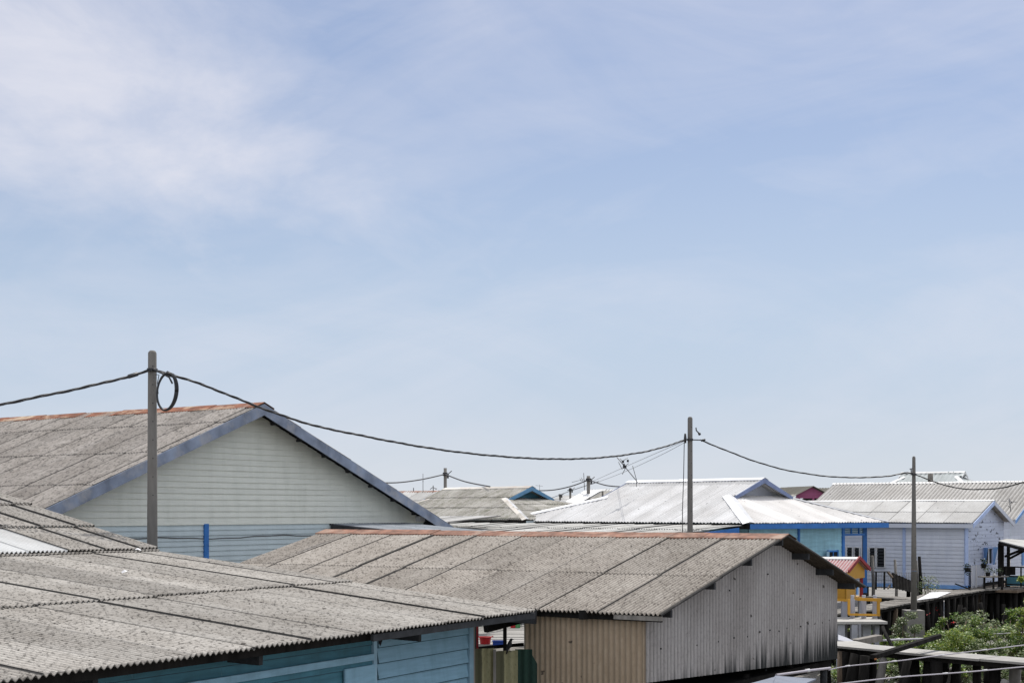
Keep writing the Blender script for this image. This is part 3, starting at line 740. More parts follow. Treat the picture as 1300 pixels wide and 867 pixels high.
# small open shutter window in the turquoise wall
s0=along(O,uw,1050); s1_=along(O,uw,1062)
z1=E-(701-HY)/F*54; z0_=E-(714-HY)/F*54
fr=MB()
for (x,zz,hx,hz) in ((s0,(z0_+z1)/2,.03,(z1-z0_)/2+.04),(s1_,(z0_+z1)/2,.03,(z1-z0_)/2+.04),((s0+s1_)/2,z1,(s1_-s0)/2,.03),((s0+s1_)/2,z0_,(s1_-s0)/2,.03),((s0+s1_)/2,(z0_+z1)/2,.015,(z1-z0_)/2)):
    fr.box(O+uw*x-vw*.05+U3*zz,uw*hx,vw*.03,U3*hz)
win=fr.build('window',M['blue'],wh)
m=MB(); m.box(O+uw*(s0+s1_)/2-vw*.036+U3*(z0_+z1)/2,uw*(s1_-s0)/2,vw*.01,U3*(z1-z0_)/2); m.build('pane',M['dark'],win)
m=MB(); c=O+uw*(s0-.16)-vw*.16+U3*(z0_+z1)/2; m.box(c,(uw*.8+vw*.3).normalized()*.17,vw*.012,U3*(z1-z0_)/2); m.build('shutter',M['teal_pale'],win)
# porch bay: louvre panel, frame and posts
sA=along(O,uw,1070.5); sB=along(O,uw,1099)
fr=MB(); zl=E-(678.5-HY)/F*56.5
for x in (sA,sB,(sA*2+sB)/3,(sA+sB*2)/3): fr.beam(O+uw*x-vw*.02+U3*zl,O+uw*x-vw*.02+U3*(zt-.05),.05,.05,up=V(-vw))
fr.beam(O+uw*sA-vw*.02+U3*zl,O+uw*sB-vw*.02+U3*zl,.06,.08)
vent=fr.build('louvre_vent',M['blue'],wh)
m=MB()
for k in range(4):
    z=zl+.07+k*(zt-zl-.1)/4; m.quad(O+uw*sA+U3*z,O+uw*sB+U3*z,O+uw*sB+vw*.05+U3*(z+.05),O+uw*sA+vw*.05+U3*(z+.05),t=.6)
    m.quad(O+uw*sA+U3*z,O+uw*sB+U3*z,O+uw*sB+U3*(z-.02),O+uw*sA+U3*(z-.02),t=.6)
m.build('slats',M['teal_pale'],vent)
for px in (1097.5,):
    s=along(O,uw,px); m=MB(); c=O+uw*s; m.beam(c+U3*FLOOR,c+U3*zt,.16,.16,up=V((1,0,0))); m.build('porch_post',M['blue'],wh)

# grey patched skillion roof in front of the white house
q0=ptw(-.35,lw+1.0,-.10); ll=lw+.9
root=thing('grey_skillion',V((q0.x,q0.y,FLOOR))-vw*7,'low grey patched roof below the white roof, with a blue board at its right end','roof shelter')
dd=(-uw-U3*.085).normalized(); nd=U3
m=MB(); corr(m,q0,-vw,dd,U3,[(-9,0),(ll,0),(ll-.2,3.4),(-9,5.4)],pitch=.13,amp=.018,sw=1.0,sl=1.9,lift=.03,slift=.03); m.build('roof',M['grey_lean'],root)
m=MB(); c=q0-vw*(ll-.02)-U3*.1; ca=c+dd*.1; cb=c+dd*3.3
n0=len(m.v); m.v += [ca+U3*.05,cb+U3*.05,cb-U3*.10,ca-U3*.32]; m.v += [p+vw*.04 for p in m.v[n0:n0+4]]
for q in ((0,1,2,3),(7,6,5,4),(0,4,5,1),(3,2,6,7),(1,5,6,2),(0,3,7,4)): m.face([n0+i for i in q],0,.5)
m.build('end_board',M['blue'],root)
for x in (-5,0,5,10,ll-.4):
    c=q0-vw*x+dd*3.0; m=MB(); m.beam(V((c.x,c.y,0)),c-U3*.04,.1,.1,up=V((1,0,0))); m.build('post',M['wood_dark'],root)

# far hip house left of the white one
Cf=P(668,660,61)
fh,ptf=dutch('mossy_hip_roofed_house','house with a mossy grey hip roof and a teal gablet, left of the white roof',Cf,uw,vw,7.2,12.6,1.5,2.3,4.2,2.6,
   M['asb_moss'],M['asb_moss'],dict(pitch=.15,amp=.022,sw=1.2,sl=1.25,lift=.03,slift=.03,seg=6,edge=.01),M['beige_cap'],M['side_blue'],M['cyan_g'],M['teal_trim'],M['side_blue'],FLOOR,hipw=.16)
# pale green far roof
Cg=P(1252,640,108)
b40=R(36); ug=V((math.sin(b40),math.cos(b40),0)); vg=V((-math.cos(b40),math.sin(b40),0))
gh,ptg=dutch('pale_green_roofed_house','distant house with a tall pale green metal hip roof, highest behind the deep corrugated roof',Cg,ug,vg,9.5,11.6,2.62,4.1,3.6,3.6,
   M['green_sheet'],M['green_sheet'],dict(pitch=.4,amp=.03,sw=2.4,sl=40,lift=0,slift=.03,seg=6),M['white_cap'],M['side_blue'],M['redtrim'],M['white_cap'],M['side_blue'],FLOOR)

# =========================================================== LILAC HOUSE
Ee=P(1235,664,60); tl=3.18
Rl=Ee+u*tl; Rl.z=P(1262,635,(Ee+u*tl).y).z
sl2=(Rl.z-Ee.z)/tl
root=thing('lilac_house',V((Rl.x,Rl.y,FLOOR))+v*6,'pale lilac boarded house with a flat grey sheet roof behind the right hand pole','house')
lil=root
ro,dn,ln,df,lf,nn,nf=gable_roof(root,Rl,u,v,tl,tl,12,sl2,sl2,M['lilac_sheet'],dict(pitch=.12,amp=.010,sw=1.23,sl=1.72,lift=.02,slift=.02,seg=4),M['white_cap'],.14,capseg=6)
for sgn in (-1,1):
    m=MB(); ax=Rl-v*.03-U3*.01; p1=ax+u*sgn*tl-U3*sl2*tl; drop=U3*.19; th=v*.03; n0=0
    m.v += [ax,p1,p1-drop,ax-drop,ax+th,p1+th,p1-drop+th,ax-drop+th]
    for q in ((0,1,2,3),(7,6,5,4),(0,4,5,1),(3,2,6,7),(1,5,6,2),(0,3,7,4)): m.face([n0+i for i in q],0,.5)
    m.build('barge_board',M['lilac'] if sgn==1 else M['soft_blue'],root)
m=MB(); c=Ee-U3*.12; m.beam(c,c+v*11.6,.03,.17); m.build('fascia',M['lilac'],root)
# walls
gin=.75
Wn=V((Ee.x,Ee.y,0))+v*gin+u*.28
fin=along(Wn,V((0,0,0))+v,1226)
Wn=Wn+v*0
d_=along(Wn,v,1226); Wn=Wn+v*d_; gin+=d_
zt=Ee.z+sl2*.28-.06; zf=FLOOR+.12
m=MB(); boards(m,Wn,v,-u,[(0,zf),(11,zf),(11,zt),(0,zt)],bh=.165,off=.022,var=.6); m.build('front_wall',M['lilac'],root)
gw=2*tl-.56
m=MB(); 
zg2=FLOOR+.95
boards(m,Wn,u,-v,[(0,zt),(gw,zt),(gw/2,zt+sl2*(gw/2)-.02)],bh=.165,off=.022,z0=zf)
boards(m,Wn,u,-v,[(0,zg2),(gw,zg2),(gw,zt),(0,zt)],bh=.165,off=.022,z0=zf)
boards(m,Wn,u,-v,[(0,zf),(gw,zf),(gw,zg2),(0,zg2)],bh=.165,off=.022,z0=zf)
m.build('gable_wall',M['lilac_chip'],root,'gable wall with black spots where its paint has peeled')
m=MB(); c=Wn-u*.03-v*.03; m.beam(c+U3*zf,c+U3*zt,.13,.13,up=V((1,0,0))); m.build('corner_post',M['soft_blue'],root)
s=along(Wn,v,1148); m=MB(); c=Wn+v*s-u*.035; m.beam(c+U3*zf,c+U3*zt,.12,.05,up=V(-u)); m.build('wall_batten',M['soft_blue'],root)
m=MB(); c=Wn-u*.05+U3*(zf-.08); m.beam(c-v*.1,c+v*6,.05,.16); m.build('base_board',M['lblue'],root)
m=MB(); c=Wn-v*.05+U3*(zf-.08); m.beam(c-u*.1,c+u*1.2,.05,.16); m.build('base_board',M['blue'],root)
m=MB(); boards(m,Wn+u*gw,v,u,[(0,FLOOR),(11,FLOOR),(11,zt),(0,zt)],bh=.3); m.build('back_wall',M['lilac'],root)
# jalousie windows on the front wall: five bays from x=1070 to 1124
zt_=E-(694.5-HY)/F*62.5; zb_=E-(720.5-HY)/F*62.5
bays=[(1113,1124),(1103.5,1112),(1094,1102.5),(1084.5,1092),(1075,1083)]
for (p0,p1) in bays:
    sa=along(Wn,v,p1); sb=along(Wn,v,p0)
    fr=MB(); O_=Wn-u*.04
    for (x0_,x1_,za,zb2) in ((sa,sa+.03,zb_,zt_),(sb-.03,sb,zb_,zt_),(sa,sb,zt_-.02,zt_),(sa,sb,zb_,zb_+.02)):
        fr.box(O_+v*(x0_+x1_)/2+U3*(za+zb2)/2,v*(x1_-x0_)/2,u*.04,U3*(zb2-za)/2)
    wf=fr.build('window',M['white'],root)
    pn=MB()
    pn.quad(O_+v*(sa+.05)+U3*(zb_+.05)+u*.01,O_+v*(sb-.05)+U3*(zb_+.05)+u*.01,O_+v*(sb-.05)+U3*(zt_-.05)+u*.01,O_+v*(sa+.05)+U3*(zt_-.05)+u*.01,1)
    k=6
    for i in range(k):
        z=zb_+.05+i*(zt_-zb_-.1)/k
        pn.quad(O_+v*(sa+.05)+U3*z-u*.05,O_+v*(sb-.05)+U3*z-u*.05,O_+v*(sb-.05)+U3*(z+.09)+u*.0,O_+v*(sa+.05)+U3*(z+.09)+u*.0,0)
    pn.build('louvres',[M['glass'],M['dark']],wf)
# blue window with curtain on the gable
sa=along(Wn,u,1247.5); sb=along(Wn,u,1258); Yw=(Wn+u*(sa+sb)/2).y
z1=E-(694.5-HY)/F*Yw; z0_=E-(717-HY)/F*Yw
fr=MB(); O_=Wn-v*.05
for (x0_,x1_,za,zb2) in ((sa,sa+.06,z0_,z1),(sb-.06,sb,z0_,z1),(sa,sb,z1-.07,z1+.0),(sa,sb,z0_,z0_+.06)):
    fr.box(O_+u*(x0_+x1_)/2+U3*(za+zb2)/2,u*(x1_-x0_)/2,v*.04,U3*(zb2-za)/2)
wf=fr.build('window',M['soft_blue'],root)
m=MB(); m.quad(O_+u*sa+U3*z0_+v*.02,O_+u*sb+U3*z0_+v*.02,O_+u*sb+U3*z1+v*.02,O_+u*sa+U3*z1+v*.02); m.build('pane',M['dark'],wf)
for sgn,sx0 in ((1,sa),(-1,sb)):
    m=MB(); d=(-u*sgn*.5-v*.75).normalized(); m.quad(O_+u*sx0+U3*z0_,O_+u*sx0+d*.10+U3*(z0_),O_+u*sx0+d*.26+U3*z1,O_+u*sx0+U3*z1); m.build('shutter',M['lblue'],wf)
m=MB(); mc=(sa+sb)/2; m.quad(O_+u*(mc-.02)+U3*z0_,O_+u*(mc+.22)+U3*z0_,O_+u*(mc+.16)+U3*z1,O_+u*(mc+.02)+U3*z1); m.build('curtain',M['curtain'],wf)
# grey lower panels standing against the gable
m=MB(); corr(m,Wn+u*.35-v*.10+U3*(FLOOR+.95),u,-U3,-v,[(0,0),(1.9,0),(1.9,.95),(0,.95)],pitch=.2,amp=.012,sw=.9,sl=3,slift=.0,lift=0); 
m.build('skirt_panel',M['lilac'],root,'plain grey panel covering the foot of the gable wall')
m=MB()
for x in (.35,1.02,2.3): m.beam(Wn+u*x-v*.14+U3*FLOOR,Wn+u*x-v*.14+U3*(FLOOR+.97),.05,.04,up=V(-v))
m.build('panel_strip',M['white'],root)
for b in (0,2.2,4.4,6.6,8.8):
    for a in (.1,gw-.1):
        m=MB(); c=Wn+v*b+u*a; m.tube([c,c+U3*zf],.10,8); m.build('stilt',M['wood_dark'],root)
m=MB(); c=Wn+v*5.4+u*gw/2+U3*(FLOOR-.0); m.box(c,u*(gw/2-.02),v*5.5,U3*.08); m.build('floor',M['wood_dark'],root)

# potted plants on the gable
def leafclump(m, c, rx, ry, rz, n, s, mi=0, flat=.4, lo=0, hi=1, shell=.35):
    for i in range(n):
        while True:
            p=V((random.uniform(-1,1),random.uniform(-1,1),random.uniform(-1,1)))
            if p.length<=1 and p.length>shell*random.random(): break
        q=V(c)+V((p.x*rx,p.y*ry,p.z*rz))
        a=random.uniform(0,6.28); el=random.uniform(-.6,.9)
        d=V((math.cos(a)*math.cos(el),math.sin(a)*math.cos(el),math.sin(el)))
        w=d.cross(V((random.uniform(-.6,.6),random.uniform(-.6,.6),1))).normalized()
        l=s*random.uniform(.6,1.3); ww_=l*.28
        t=min(1,max(0,random.gauss(lo+(hi-lo)*.5,.22)))
        m.quad(q,q+d*l*.5+w*ww_,q+d*l,q+d*l*.5-w*ww_,mi,t)

# =========================================================== DEEP CORRUGATED ROOF HOUSE behind the lilac one
Fe=P(1289,660,68); run=5.4
Rf=Fe+u*run; Rf.z=Fe.z+1.95
root=thing('long_house',V((Rf.x,Rf.y,FLOOR))+v*6,'long house with a deeply corrugated pale roof behind the lilac house','house')
gable_roof(root,Rf,u,v,run,run,11.2,1.95/run,1.95/run,M['bold_sheet'],dict(pitch=.20,amp=.045,sw=2,sl=40,lift=0,slift=.0,seg=6),M['white_cap'],.2,capseg=5)
m=MB(); Wn2=V((Fe.x,Fe.y,0))+v*.3+u*.2; zt2=Fe.z
boards(m,Wn2,u,-v,[(0,FLOOR),(10.4,FLOOR),(10.4,zt2),(0,zt2)],bh=.165)
boards(m,Wn2,u,-v,[(0,zt2),(10.4,zt2),(5.2,zt2+1.85)],bh=.165,z0=FLOOR); m.build('gable_wall',M['lilac'],root)
m=MB(); boards(m,Wn2,v,-u,[(0,FLOOR),(10.8,FLOOR),(10.8,zt2),(0,zt2)],bh=.165); m.build('front_wall',M['lilac'],root)
m=MB(); ax=V(Rf)-v*.03; p1=V(Fe)-v*.03; drop=U3*.17; th=v*.03
m.v += [ax,p1,p1-drop,ax-drop,ax+th,p1+th,p1-drop+th,ax-drop+th]
for q in ((0,1,2,3),(7,6,5,4),(0,4,5,1),(3,2,6,7),(1,5,6,2),(0,3,7,4)): m.face(q,0,.5)
m.build('barge_board',M['lblue'],root)
s=along(Wn2,u,1297); 
m=MB(); m.box(Wn2+u*s-v*.05+U3*(E-(705-HY)/F*69),u*.12,v*.03,U3*.5); wf=m.build('window',M['lblue'],root)
m=MB(); m.box(Wn2+u*(s+.18)-v*.04+U3*(E-(705-HY)/F*69),u*.08,v*.02,U3*.42); m.build('pane',M['dark'],wf)

# =========================================================== PINK GABLE HOUSE
Yk=92; Rk=P(1033,617,Yk)
b60=R(80); uk=V((math.sin(b60),math.cos(b60),0)); vk=V((-math.cos(b60),math.sin(b60),0))
vk2=V((math.cos(R(62)),-math.sin(R(62)),0))
root=thing('magenta_house',V((Rk.x,Rk.y,FLOOR)),'distant house with a magenta gable between the white and deep corrugated roofs','house')
gable_roof(root,Rk,uk,vk,1.42,1.42,6,.50,.50,M['asb_moss'],dict(pitch=.2,amp=.02,sw=1.2,sl=40,lift=0,slift=0,seg=4),None)
m=MB(); Ok=V((Rk.x,Rk.y,0))+vk*.35; 
boards(m,Ok,uk,-vk,[(-1.1,Rk.z-.78),(1.15,Rk.z-.78),(1.15,Rk.z-.62),(0,Rk.z-.06),(-1.1,Rk.z-.60)],bh=.3); m.build('gable_wall',M['pink'],root)
for x in (-1.05,-.85,.1,.9,1.1):
    m=MB(); c=Ok+uk*x; m.beam(c+U3*0,c+U3*(Rk.z-.7),.1,.1,up=V((1,0,0))); m.build('post',M['pink'],root)
m=MB(); c=Ok+vk*2+U3*(FLOOR+.75); m.box(c,uk*1.3,vk*1.8,U3*.75); m.build('room',M['white'],root)
# roof that runs off to the right of it
Rk2=P(1074,619,96)
root=thing('grey_roofed_house',V((Rk2.x,Rk2.y,FLOOR)),'sliver of a distant grey roof just right of the magenta gable','house')
gable_roof(root,Rk2,u,v,3,3,2.2,.35,.35,M['asb_moss'],dict(pitch=.2,amp=.02,sw=1.2,sl=40,lift=0,slift=0,seg=4),None)
m=MB(); c=V((Rk2.x,Rk2.y,FLOOR+1.4))+v*1.1; m.box(c,u*2.7,v*1.0,U3*1.4); m.build('wall',M['side_green'],root)

# =========================================================== FAR HOUSES between
def simple_house(name,label,px,py,Y,uu,vv,tn_,tf_,L,s,mr,wm,cap=None,kw=None,barge=None):
    Rr=P(px,py,Y); root=thing(name,V((Rr.x,Rr.y,FLOOR))+vv*L/2,label,'house')
    gable_roof(root,Rr,uu,vv,tn_,tf_,L,s,s,mr,kw or dict(pitch=.2,amp=.02,sw=1.2,sl=1.6,lift=.02,slift=.03,seg=4),cap,.25,capseg=4)
    O=V((Rr.x,Rr.y,0))+vv*.4; zt=Rr.z-s*tn_
    m=MB(); boards(m,O-uu*(tn_-.3),uu,-vv,[(0,FLOOR),(tn_+tf_-.6,FLOOR),(tn_+tf_-.6,zt),(0,zt)],bh=.25)
    boards(m,O,uu,-vv,[(-(tn_-.3),zt),(tn_-.3,zt),(0,Rr.z-.05)],bh=.25); m.build('gable_wall',wm,root)
    m=MB(); boards(m,O-uu*(tn_-.3),vv,-uu,[(0,FLOOR),(L-.8,FLOOR),(L-.8,zt),(0,zt)],bh=.25); m.build('front_wall',wm,root)
    if barge:
        for sgn,t_ in ((-1,tn_),(1,tf_)):
            m=MB(); ax=V(Rr)-vv*.04; p1=ax+uu*sgn*t_-U3*s*t_; m.beam(ax,p1,.05,.22); m.build('barge_board',barge,root)
    return root
simple_house('rusty_ridged_house','distant grey roof with a thin rusty ridge, just right of the green gabled house',574,623,88,u,v,4.5,4.5,9,.4,M['lilac_sheet'],M['side_green'],M['rust_cap'])
simple_house('moss_roofed_house','distant dark mossy roof with a white left edge beside the far pole',790,621.5,84,u,v,3.4,3.4,2.2,.45,M['asb_moss'],M['white'],M['white_cap'],barge=None)
# white verge of the mossy roof
simple_house('small_far_house','small distant pale roofed house with teal fascia in the gap between roofs',742,629,120,u,v,2.2,2.2,2.2,.2,M['lilac_sheet'],M['cyan_g'])
simple_house('teal_far_house','distant low roof with a dark teal board, half hidden by the mossy hip roof',735,636,98,u,v,2.5,2.5,6,.10,M['lilac_sheet'],M['cyan_g'],barge=M['cyan_g'])
rv=thing('white_roof_annex',(P(745,622,82)).x*U3.x*0*V((1,0,0))+V((P(745,622,82).x,82,FLOOR)),'bright white roof slope left of the distant mossy roof','roof')
m=MB(); pA=P(742,622.5,83); pB=P(765,621.5,83); pC=P(733,640,79); pD=P(706,643,79)
m.quad(pA,pB,pC,pD,t=.6); m.quad(pA-U3*.08,pD-U3*.08,pC-U3*.08,pB-U3*.08,t=.3); m.quad(pD,pC,pC-U3*.08,pD-U3*.08,t=.5)
m.quad(pA,pD,pD-U3*.08,pA-U3*.08)
m.build('roof',M['white_cap'],rv)
for q in (pA,pB,pC,pD):
    m=MB(); m.beam(V((q.x,q.y,0)),q-U3*.08,.1,.1,up=V((1,0,0))); m.build('post',M['wood_grey'],rv)

# =========================================================== POLES
def pole(px,ptop,Y,zbase,r0,r1,label,octo=False):
    p=P(px,ptop,Y); base=V((p.x,p.y,zbase))
    root=thing('utility_pole',base,label,'utility pole','concrete utility poles')
    m=MB(); h=p.z-zbase
    m.tube([base,base+U3*h*.5,base+U3*(h-.06),base+U3*(h-.02),base+U3*h],[r1,(r1+r0)/2,r0,r0*.8,r0*.45],16); sh=m.build('shaft',M['pole'],root)
    # step-bolt holes
    m=MB()
    for k in range(8):
        z=h-.35-k*.4; f=z/h; rr=r1+(r0-r1)*f
        m.tube([base+U3*z+V((rr*.35,-rr*.90,0)),base+U3*z+V((rr*.38,-rr*.97,0))],.012,6)
    m.build('bolt_hole',M['dark'],sh)
    return root,base,h
p1,b1,hh1=pole(193.5,445,31,0,.092,.135,'nearest concrete pole, tall at the left with a hanging loop of black cable')
p2,b2,hh2=pole(876,529,47.5,0,.082,.105,'middle concrete pole in front of the white roof')
p3,b3,hh3=pole(1160,579,49,FLOOR-.12,.056,.105,'slender concrete pole standing on a block before the lilac house')
m=MB(); m.box(V((b3.x-.02,b3.y,(FLOOR-.12)/2)),V((1,0,0))*.31,V((0,1,0))*.31,U3*(FLOOR-.12)/2); m.build('footing',M['conc'],p3,'square stained concrete footing block')
m=MB(); 
for z,mi in ((E-(725-HY)/F*49,0),(E-(723.6-HY)/F*49,1)): m.tube([b3*1+U3*(z-b3.z),b3+U3*(z-b3.z+.035)],.092,14,mi)
m.build('paint_band',[M['lblue'],M['rust_cap']],p3)
def clamp(root,base,z,r,n=1,arm=None):
    m=MB(); c=V((base.x,base.y,z)); m.tube([c-U3*.035,c+U3*.035],r+.018,16)
    m.box(c+V((-.02,-r-.03,0)),V((.05,0,0)),V((0,.03,0)),U3*.03)
    m.build('clamp',M['cable'],root)
z1c=E-(470-HY)/F*31; z2c=E-(558-HY)/F*47.5; z3c=E-(602-HY)/F*49
clamp(p1,b1,z1c,.10); clamp(p2,b2,z2c,.085); clamp(p3,b3,z3c,.062)
# insulators on pole 2 and 3
m=MB(); c=V((b2.x,b2.y,z2c)); 
m.beam(c+V((-.2,-.05,0)),c+V((.42,-.05,-.02)),.03,.035); m.tube([c+V((-.17,-.06,-.12)),c+V((-.17,-.06,.02)),c+V((-.17,-.06,.2))],[.035,.05,.03],8)
m.tube([c+V((.19,-.06,.4)),c+V((.20,-.06,.30)),c+V((.30,-.06,.2))],.022,6); m.tube([c+V((.27,-.06,.17)),c+V((.34,-.06,.2))],.045,8)
m.tube([c+V((.36,-.06,-.04)),c+V((.50,-.06,.0))],.035,8)
m.build('insulator',M['cable'],p2)
m=MB(); c=V((b3.x,b3.y,z3c)); m.tube([c+V((-.1,-.05,0)),c+V((-.11,-.05,.2))],.02,6); m.beam(c+V((-.16,-.05,.18)),c+V((-.06,-.05,.2)),.02,.03); m.build('insulator',M['cable'],p3)
m=MB(); c=V((b2.x-.20,b2.y-.05,0)); m.tube([c+U3*(z2c-.1),c+V((-.02,0,z2c-1.2)),c+V((-.06,0,z2c-2.4)),c+V((-.05,0,.5))],.014,5); m.build('earth_wire',M['cable'],p2)

def cr(pts,n=10):
    out=[]
    for i in range(len(pts)-1):
        p0=pts[max(i-1,0)];p1_=pts[i];p2_=pts[i+1];p3_=pts[min(i+2,len(pts)-1)]
        for k in range(n):
            t=k/n; out.append(.5*((2*p1_)+(p2_-p0)*t+(2*p0-5*p1_+4*p2_-p3_)*t*t+(3*p1_-p0-3*p2_+p3_)*t**3))
    out.append(pts[-1]); return out
def resample(pts,step):
    out=[pts[0]]; acc=0
    for a,b in zip(pts[:-1],pts[1:]):
        L=(b-a).length; d=step-acc
        while d<=L: out.append(a.lerp(b,d/L)); d+=step
        acc=(acc+L)%step if L>0 else acc
    out.append(pts[-1]); return out
def twisted(name,label,pts,r=.016,off=.018,pitch=1.1,n=3,mat_=None,step=.12,group='overhead cables strung along the poles'):
    path=resample(cr(pts,14),step); m=MB()
    for k in range(n):
        q=[]
        for i,p in enumerate(path):
            d=(path[min(i+1,len(path)-1)]-path[max(i-1,0)]).normalized(); s=d.cross(U3).normalized(); w=s.cross(d)
            a=2*math.pi*(i*step/pitch+k/n); wob=1+.35*math.sin(i*step*.9+k*2)
            q.append(p+(s*math.cos(a)+w*math.sin(a))*off*wob)
        m.tube(q,r,6)
    return tag(m.build(name,mat_ or M['cable'],org=pts[0]),label,'cable',group)
def pathpx(A_,B_,pp):
    """points of a cable hanging in the vertical plane through A_ and B_"""
    d=h2(B_-A_); out=[]
    for px,py in pp:
        s=along(A_,d,px); q=A_+d*s; q.z=E-(py-HY)/F*q.y; out.append(q)
    return out
A1=V((b1.x,b1.y-.13,z1c)); A2=V((b2.x,b2.y-.11,z2c)); A3=V((b3.x,b3.y-.08,z3c))
L0=P(-260,560,26.0)
twisted('overhead_cable','black twisted cable rising from the left edge to the nearest pole',pathpx(L0,A1,[(-200,540),(-100,530),(0,513.5),(60,501.5),(110,491),(160,479),(187,471)])+[A1],.0175,.0165)
twisted('overhead_cable','long black twisted cable sagging from the nearest pole to the middle pole',[A1]+pathpx(A1,A2,[(215,475),(260,489.5),(335,519),(395,539),(450,551),(520,564.5),(580,573.5),(640,579.5),(700,582.5),(760,581),(815,574),(850,565)])+[A2+V((-.17,0,0))],.016,.0145)
twisted('overhead_cable','black twisted cable from the middle pole down to the slender pole',[A2+V((.35,0,-.02))]+pathpx(A2,A3,[(893,560),(925,573),(960,586),(1000,597),(1050,604.5),(1090,606),(1125,604.5),(1150,600)])+[A3],.0135,.0125)
L4=P(1420,590,44)
twisted('overhead_cable','thin black twisted cable leaving the slender pole for the right edge',[A3]+pathpx(A3,L4,[(1180,609),(1200,616),(1225,620.5),(1250,621),(1275,618.5),(1300,612),(1350,600)]),.012,.012)
# cable joints near pole 1
def joint(px,py,l,label,A_,B_,r=.045):
    a,b=pathpx(A_,B_,[(px,py),(px+l,py-l*.30)]); m=MB(); m.tube([a,a.lerp(b,.1),a.lerp(b,.9),b],[r*.6,r,r,r*.6],8); tag(m.build('cable_joint',M['cable'],org=a),label,'cable joint')
joint(162,478.5,14,'black sleeve joint on the cable left of the nearest pole',L0,A1)
a,b=pathpx(A1,A2,[(212,473.5),(220,477)]); m=MB(); m.tube([a,b],.05,8); tag(m.build('cable_joint',M['cable'],org=a),'black sleeve joint on the cable right of the nearest pole, above the loop','cable joint')
# hanging loop of spare cable
m=MB(); c=P(211,497,30.8)
for k in range(3):
    q=[]; 
    for i in range(41):
        a=2*math.pi*i/40; rx=.185+.012*k; rz=.40+.012*(k%2)
        q.append(c+V((rx*math.cos(a)+.06*math.sin(a)*.6+.01*k,(.03*k)+.05*math.cos(a),rz*math.sin(a))))
    m.tube(q,.017,6)
m.tube([V((b1.x+.05,b1.y-.12,z1c)),P(206,474,30.8),P(215,479,30.8),P(219,487,30.8)],.02,6)
m.tube([V((b1.x+.1,b1.y-.1,z1c-.1)),P(202,476,30.8),P(200,486,30.8),P(201,500,30.8)],.01,6)
tag(m.build('cable_loop',M['cable'],org=c),'oval loop of spare black cable hanging beside the nearest pole','cable loop')

# thin service wires from the middle pole to the left distance
def wire(label,pts,r=.01,name='service_wire'):
    m=MB(); m.tube(cr(pts,6),r,5); tag(m.build(name,M['wire'],org=pts[0]),label,'wire')
wire('upper of two thin service wires falling left from the middle pole',[A2+V((-.2,0,-.05)),P(838,573,52),P(790,594,62),P(752,611,78)],.008)
wire('lower of two thin service wires falling left from the middle pole',[A2+V((-.2,0,-.1)),P(838,578,52),P(790,600,62),P(750,615,78)],.008)

# far poles
def farpole(px,pt_,pb,Y,r,label,cross=False):
    a=P(px,pb,Y); b=P(px,pt_,Y); root=thing('utility_pole',V((a.x,a.y,0)),label,'utility pole','concrete utility poles')
    m=MB(); m.tube([V((a.x,a.y,0)),b],[r*1.2,r],8); m.build('shaft',M['pole'],root)
    m=MB(); z=b.z-.28*(b.z-a.z)
    c=V((a.x,a.y-.1,z)); m.box(c,V((r*1.5,0,0)),V((0,.08,0)),U3*.09); m.tube([c+V((-.25,0,-.05)),c+V((.15,0,.0)),c+V((.35,0,.18))],.025,5); m.box(c+V((r+.06,0,-.1)),V((.05,0,0)),V((0,.05,0)),U3*.12)
    m.build('fitting',M['cable'],root); return c
c5=farpole(565.3,594,622,76,.085,'distant pole left of the mossy hip roof')
c7=farpole(747,604,622,82,.10,'distant pole right of the teal gablet')
c8=farpole(724,619,628,112,.085,'tiny distant pole left of the far pole by the mossy roof')
c9=farpole(711,627,632,118,.08,'tiniest distant pole just right of the teal gablet')
wire('distant cable running left from the far pole by the mossy hip roof',[c5,P(535,608.5,74),P(503,612.5,72),P(470,612,70)],.035,'overhead_cable')
wire('distant cable running right from the far pole to the mossy ridge',[c5,P(590,611,72),P(622,617.5,68)],.035,'overhead_cable')
wire('distant cable running left from the far pole above the teal gablet',[c7,P(725,617,84),P(700,622,86),P(672,622.5,86)],.035,'overhead_cable')
wire('distant cable running right from the far pole to the white roof',[c7,P(770,616,80),P(795,618,78)],.035,'overhead_cable')
wire('low distant cable crossing the gap of roofs to the tiny pole',[P(700,632,100),P(724,623,112),P(760,611,90)],.025,'overhead_cable')

# antennas
def antenna(px0,py0,px1,py1,Y,label,els,r=.018):
    a=P(px0,py0,Y); b=P(px1,py1,Y); root=thing('antenna',a,label,'antenna')
    m=MB(); m.tube([a-(b-a)*.1,b],r,5); m.build('mast',M['steel'],root)
    m=MB()
    for (x0,y0,x1,y1) in els: m.tube([P(x0,y0,Y),P(x1,y1,Y)],r*.7,4)
    m.build('elements',M['steel'],root)
antenna(807,609,783,580,60,'leaning rooftop antenna with small knobs at the left end of the white ridge',
   [(785,586,790,596),(789,586,797,581),(790,594,798,588),(790,602,794,594),(787,582,791,586),(808,618,808,608),(803,591,808,609)],.02)
m=MB()
for (x,y) in ((791,586),(797,585),(792,590),(794,592),(792,593)): 
    c=P(x,y,60); m.tube([c-U3*.05,c+U3*.05],.045,6)
ant=[o for o in bpy.data.objects if o.name=='antenna'][0]; m.build('knobs',M['cable'],ant)
antenna(742,620,741,601,80,'television antenna with a long boom left of the far pole',[(726,612,742,608),(736,607,738,611),(738,606,740,611),(741,603,741,600)],.02)
antenna(537,623,537,601,84,'thin upright rod antenna left of the leftmost distant pole',[(536,611,538,611)],.018)
antenna(550,623,550,616,86,'stubby forked antenna on the rusty ridge',[(546,621,550,618),(550,618,554,621),(552,620,555,620)],.03)
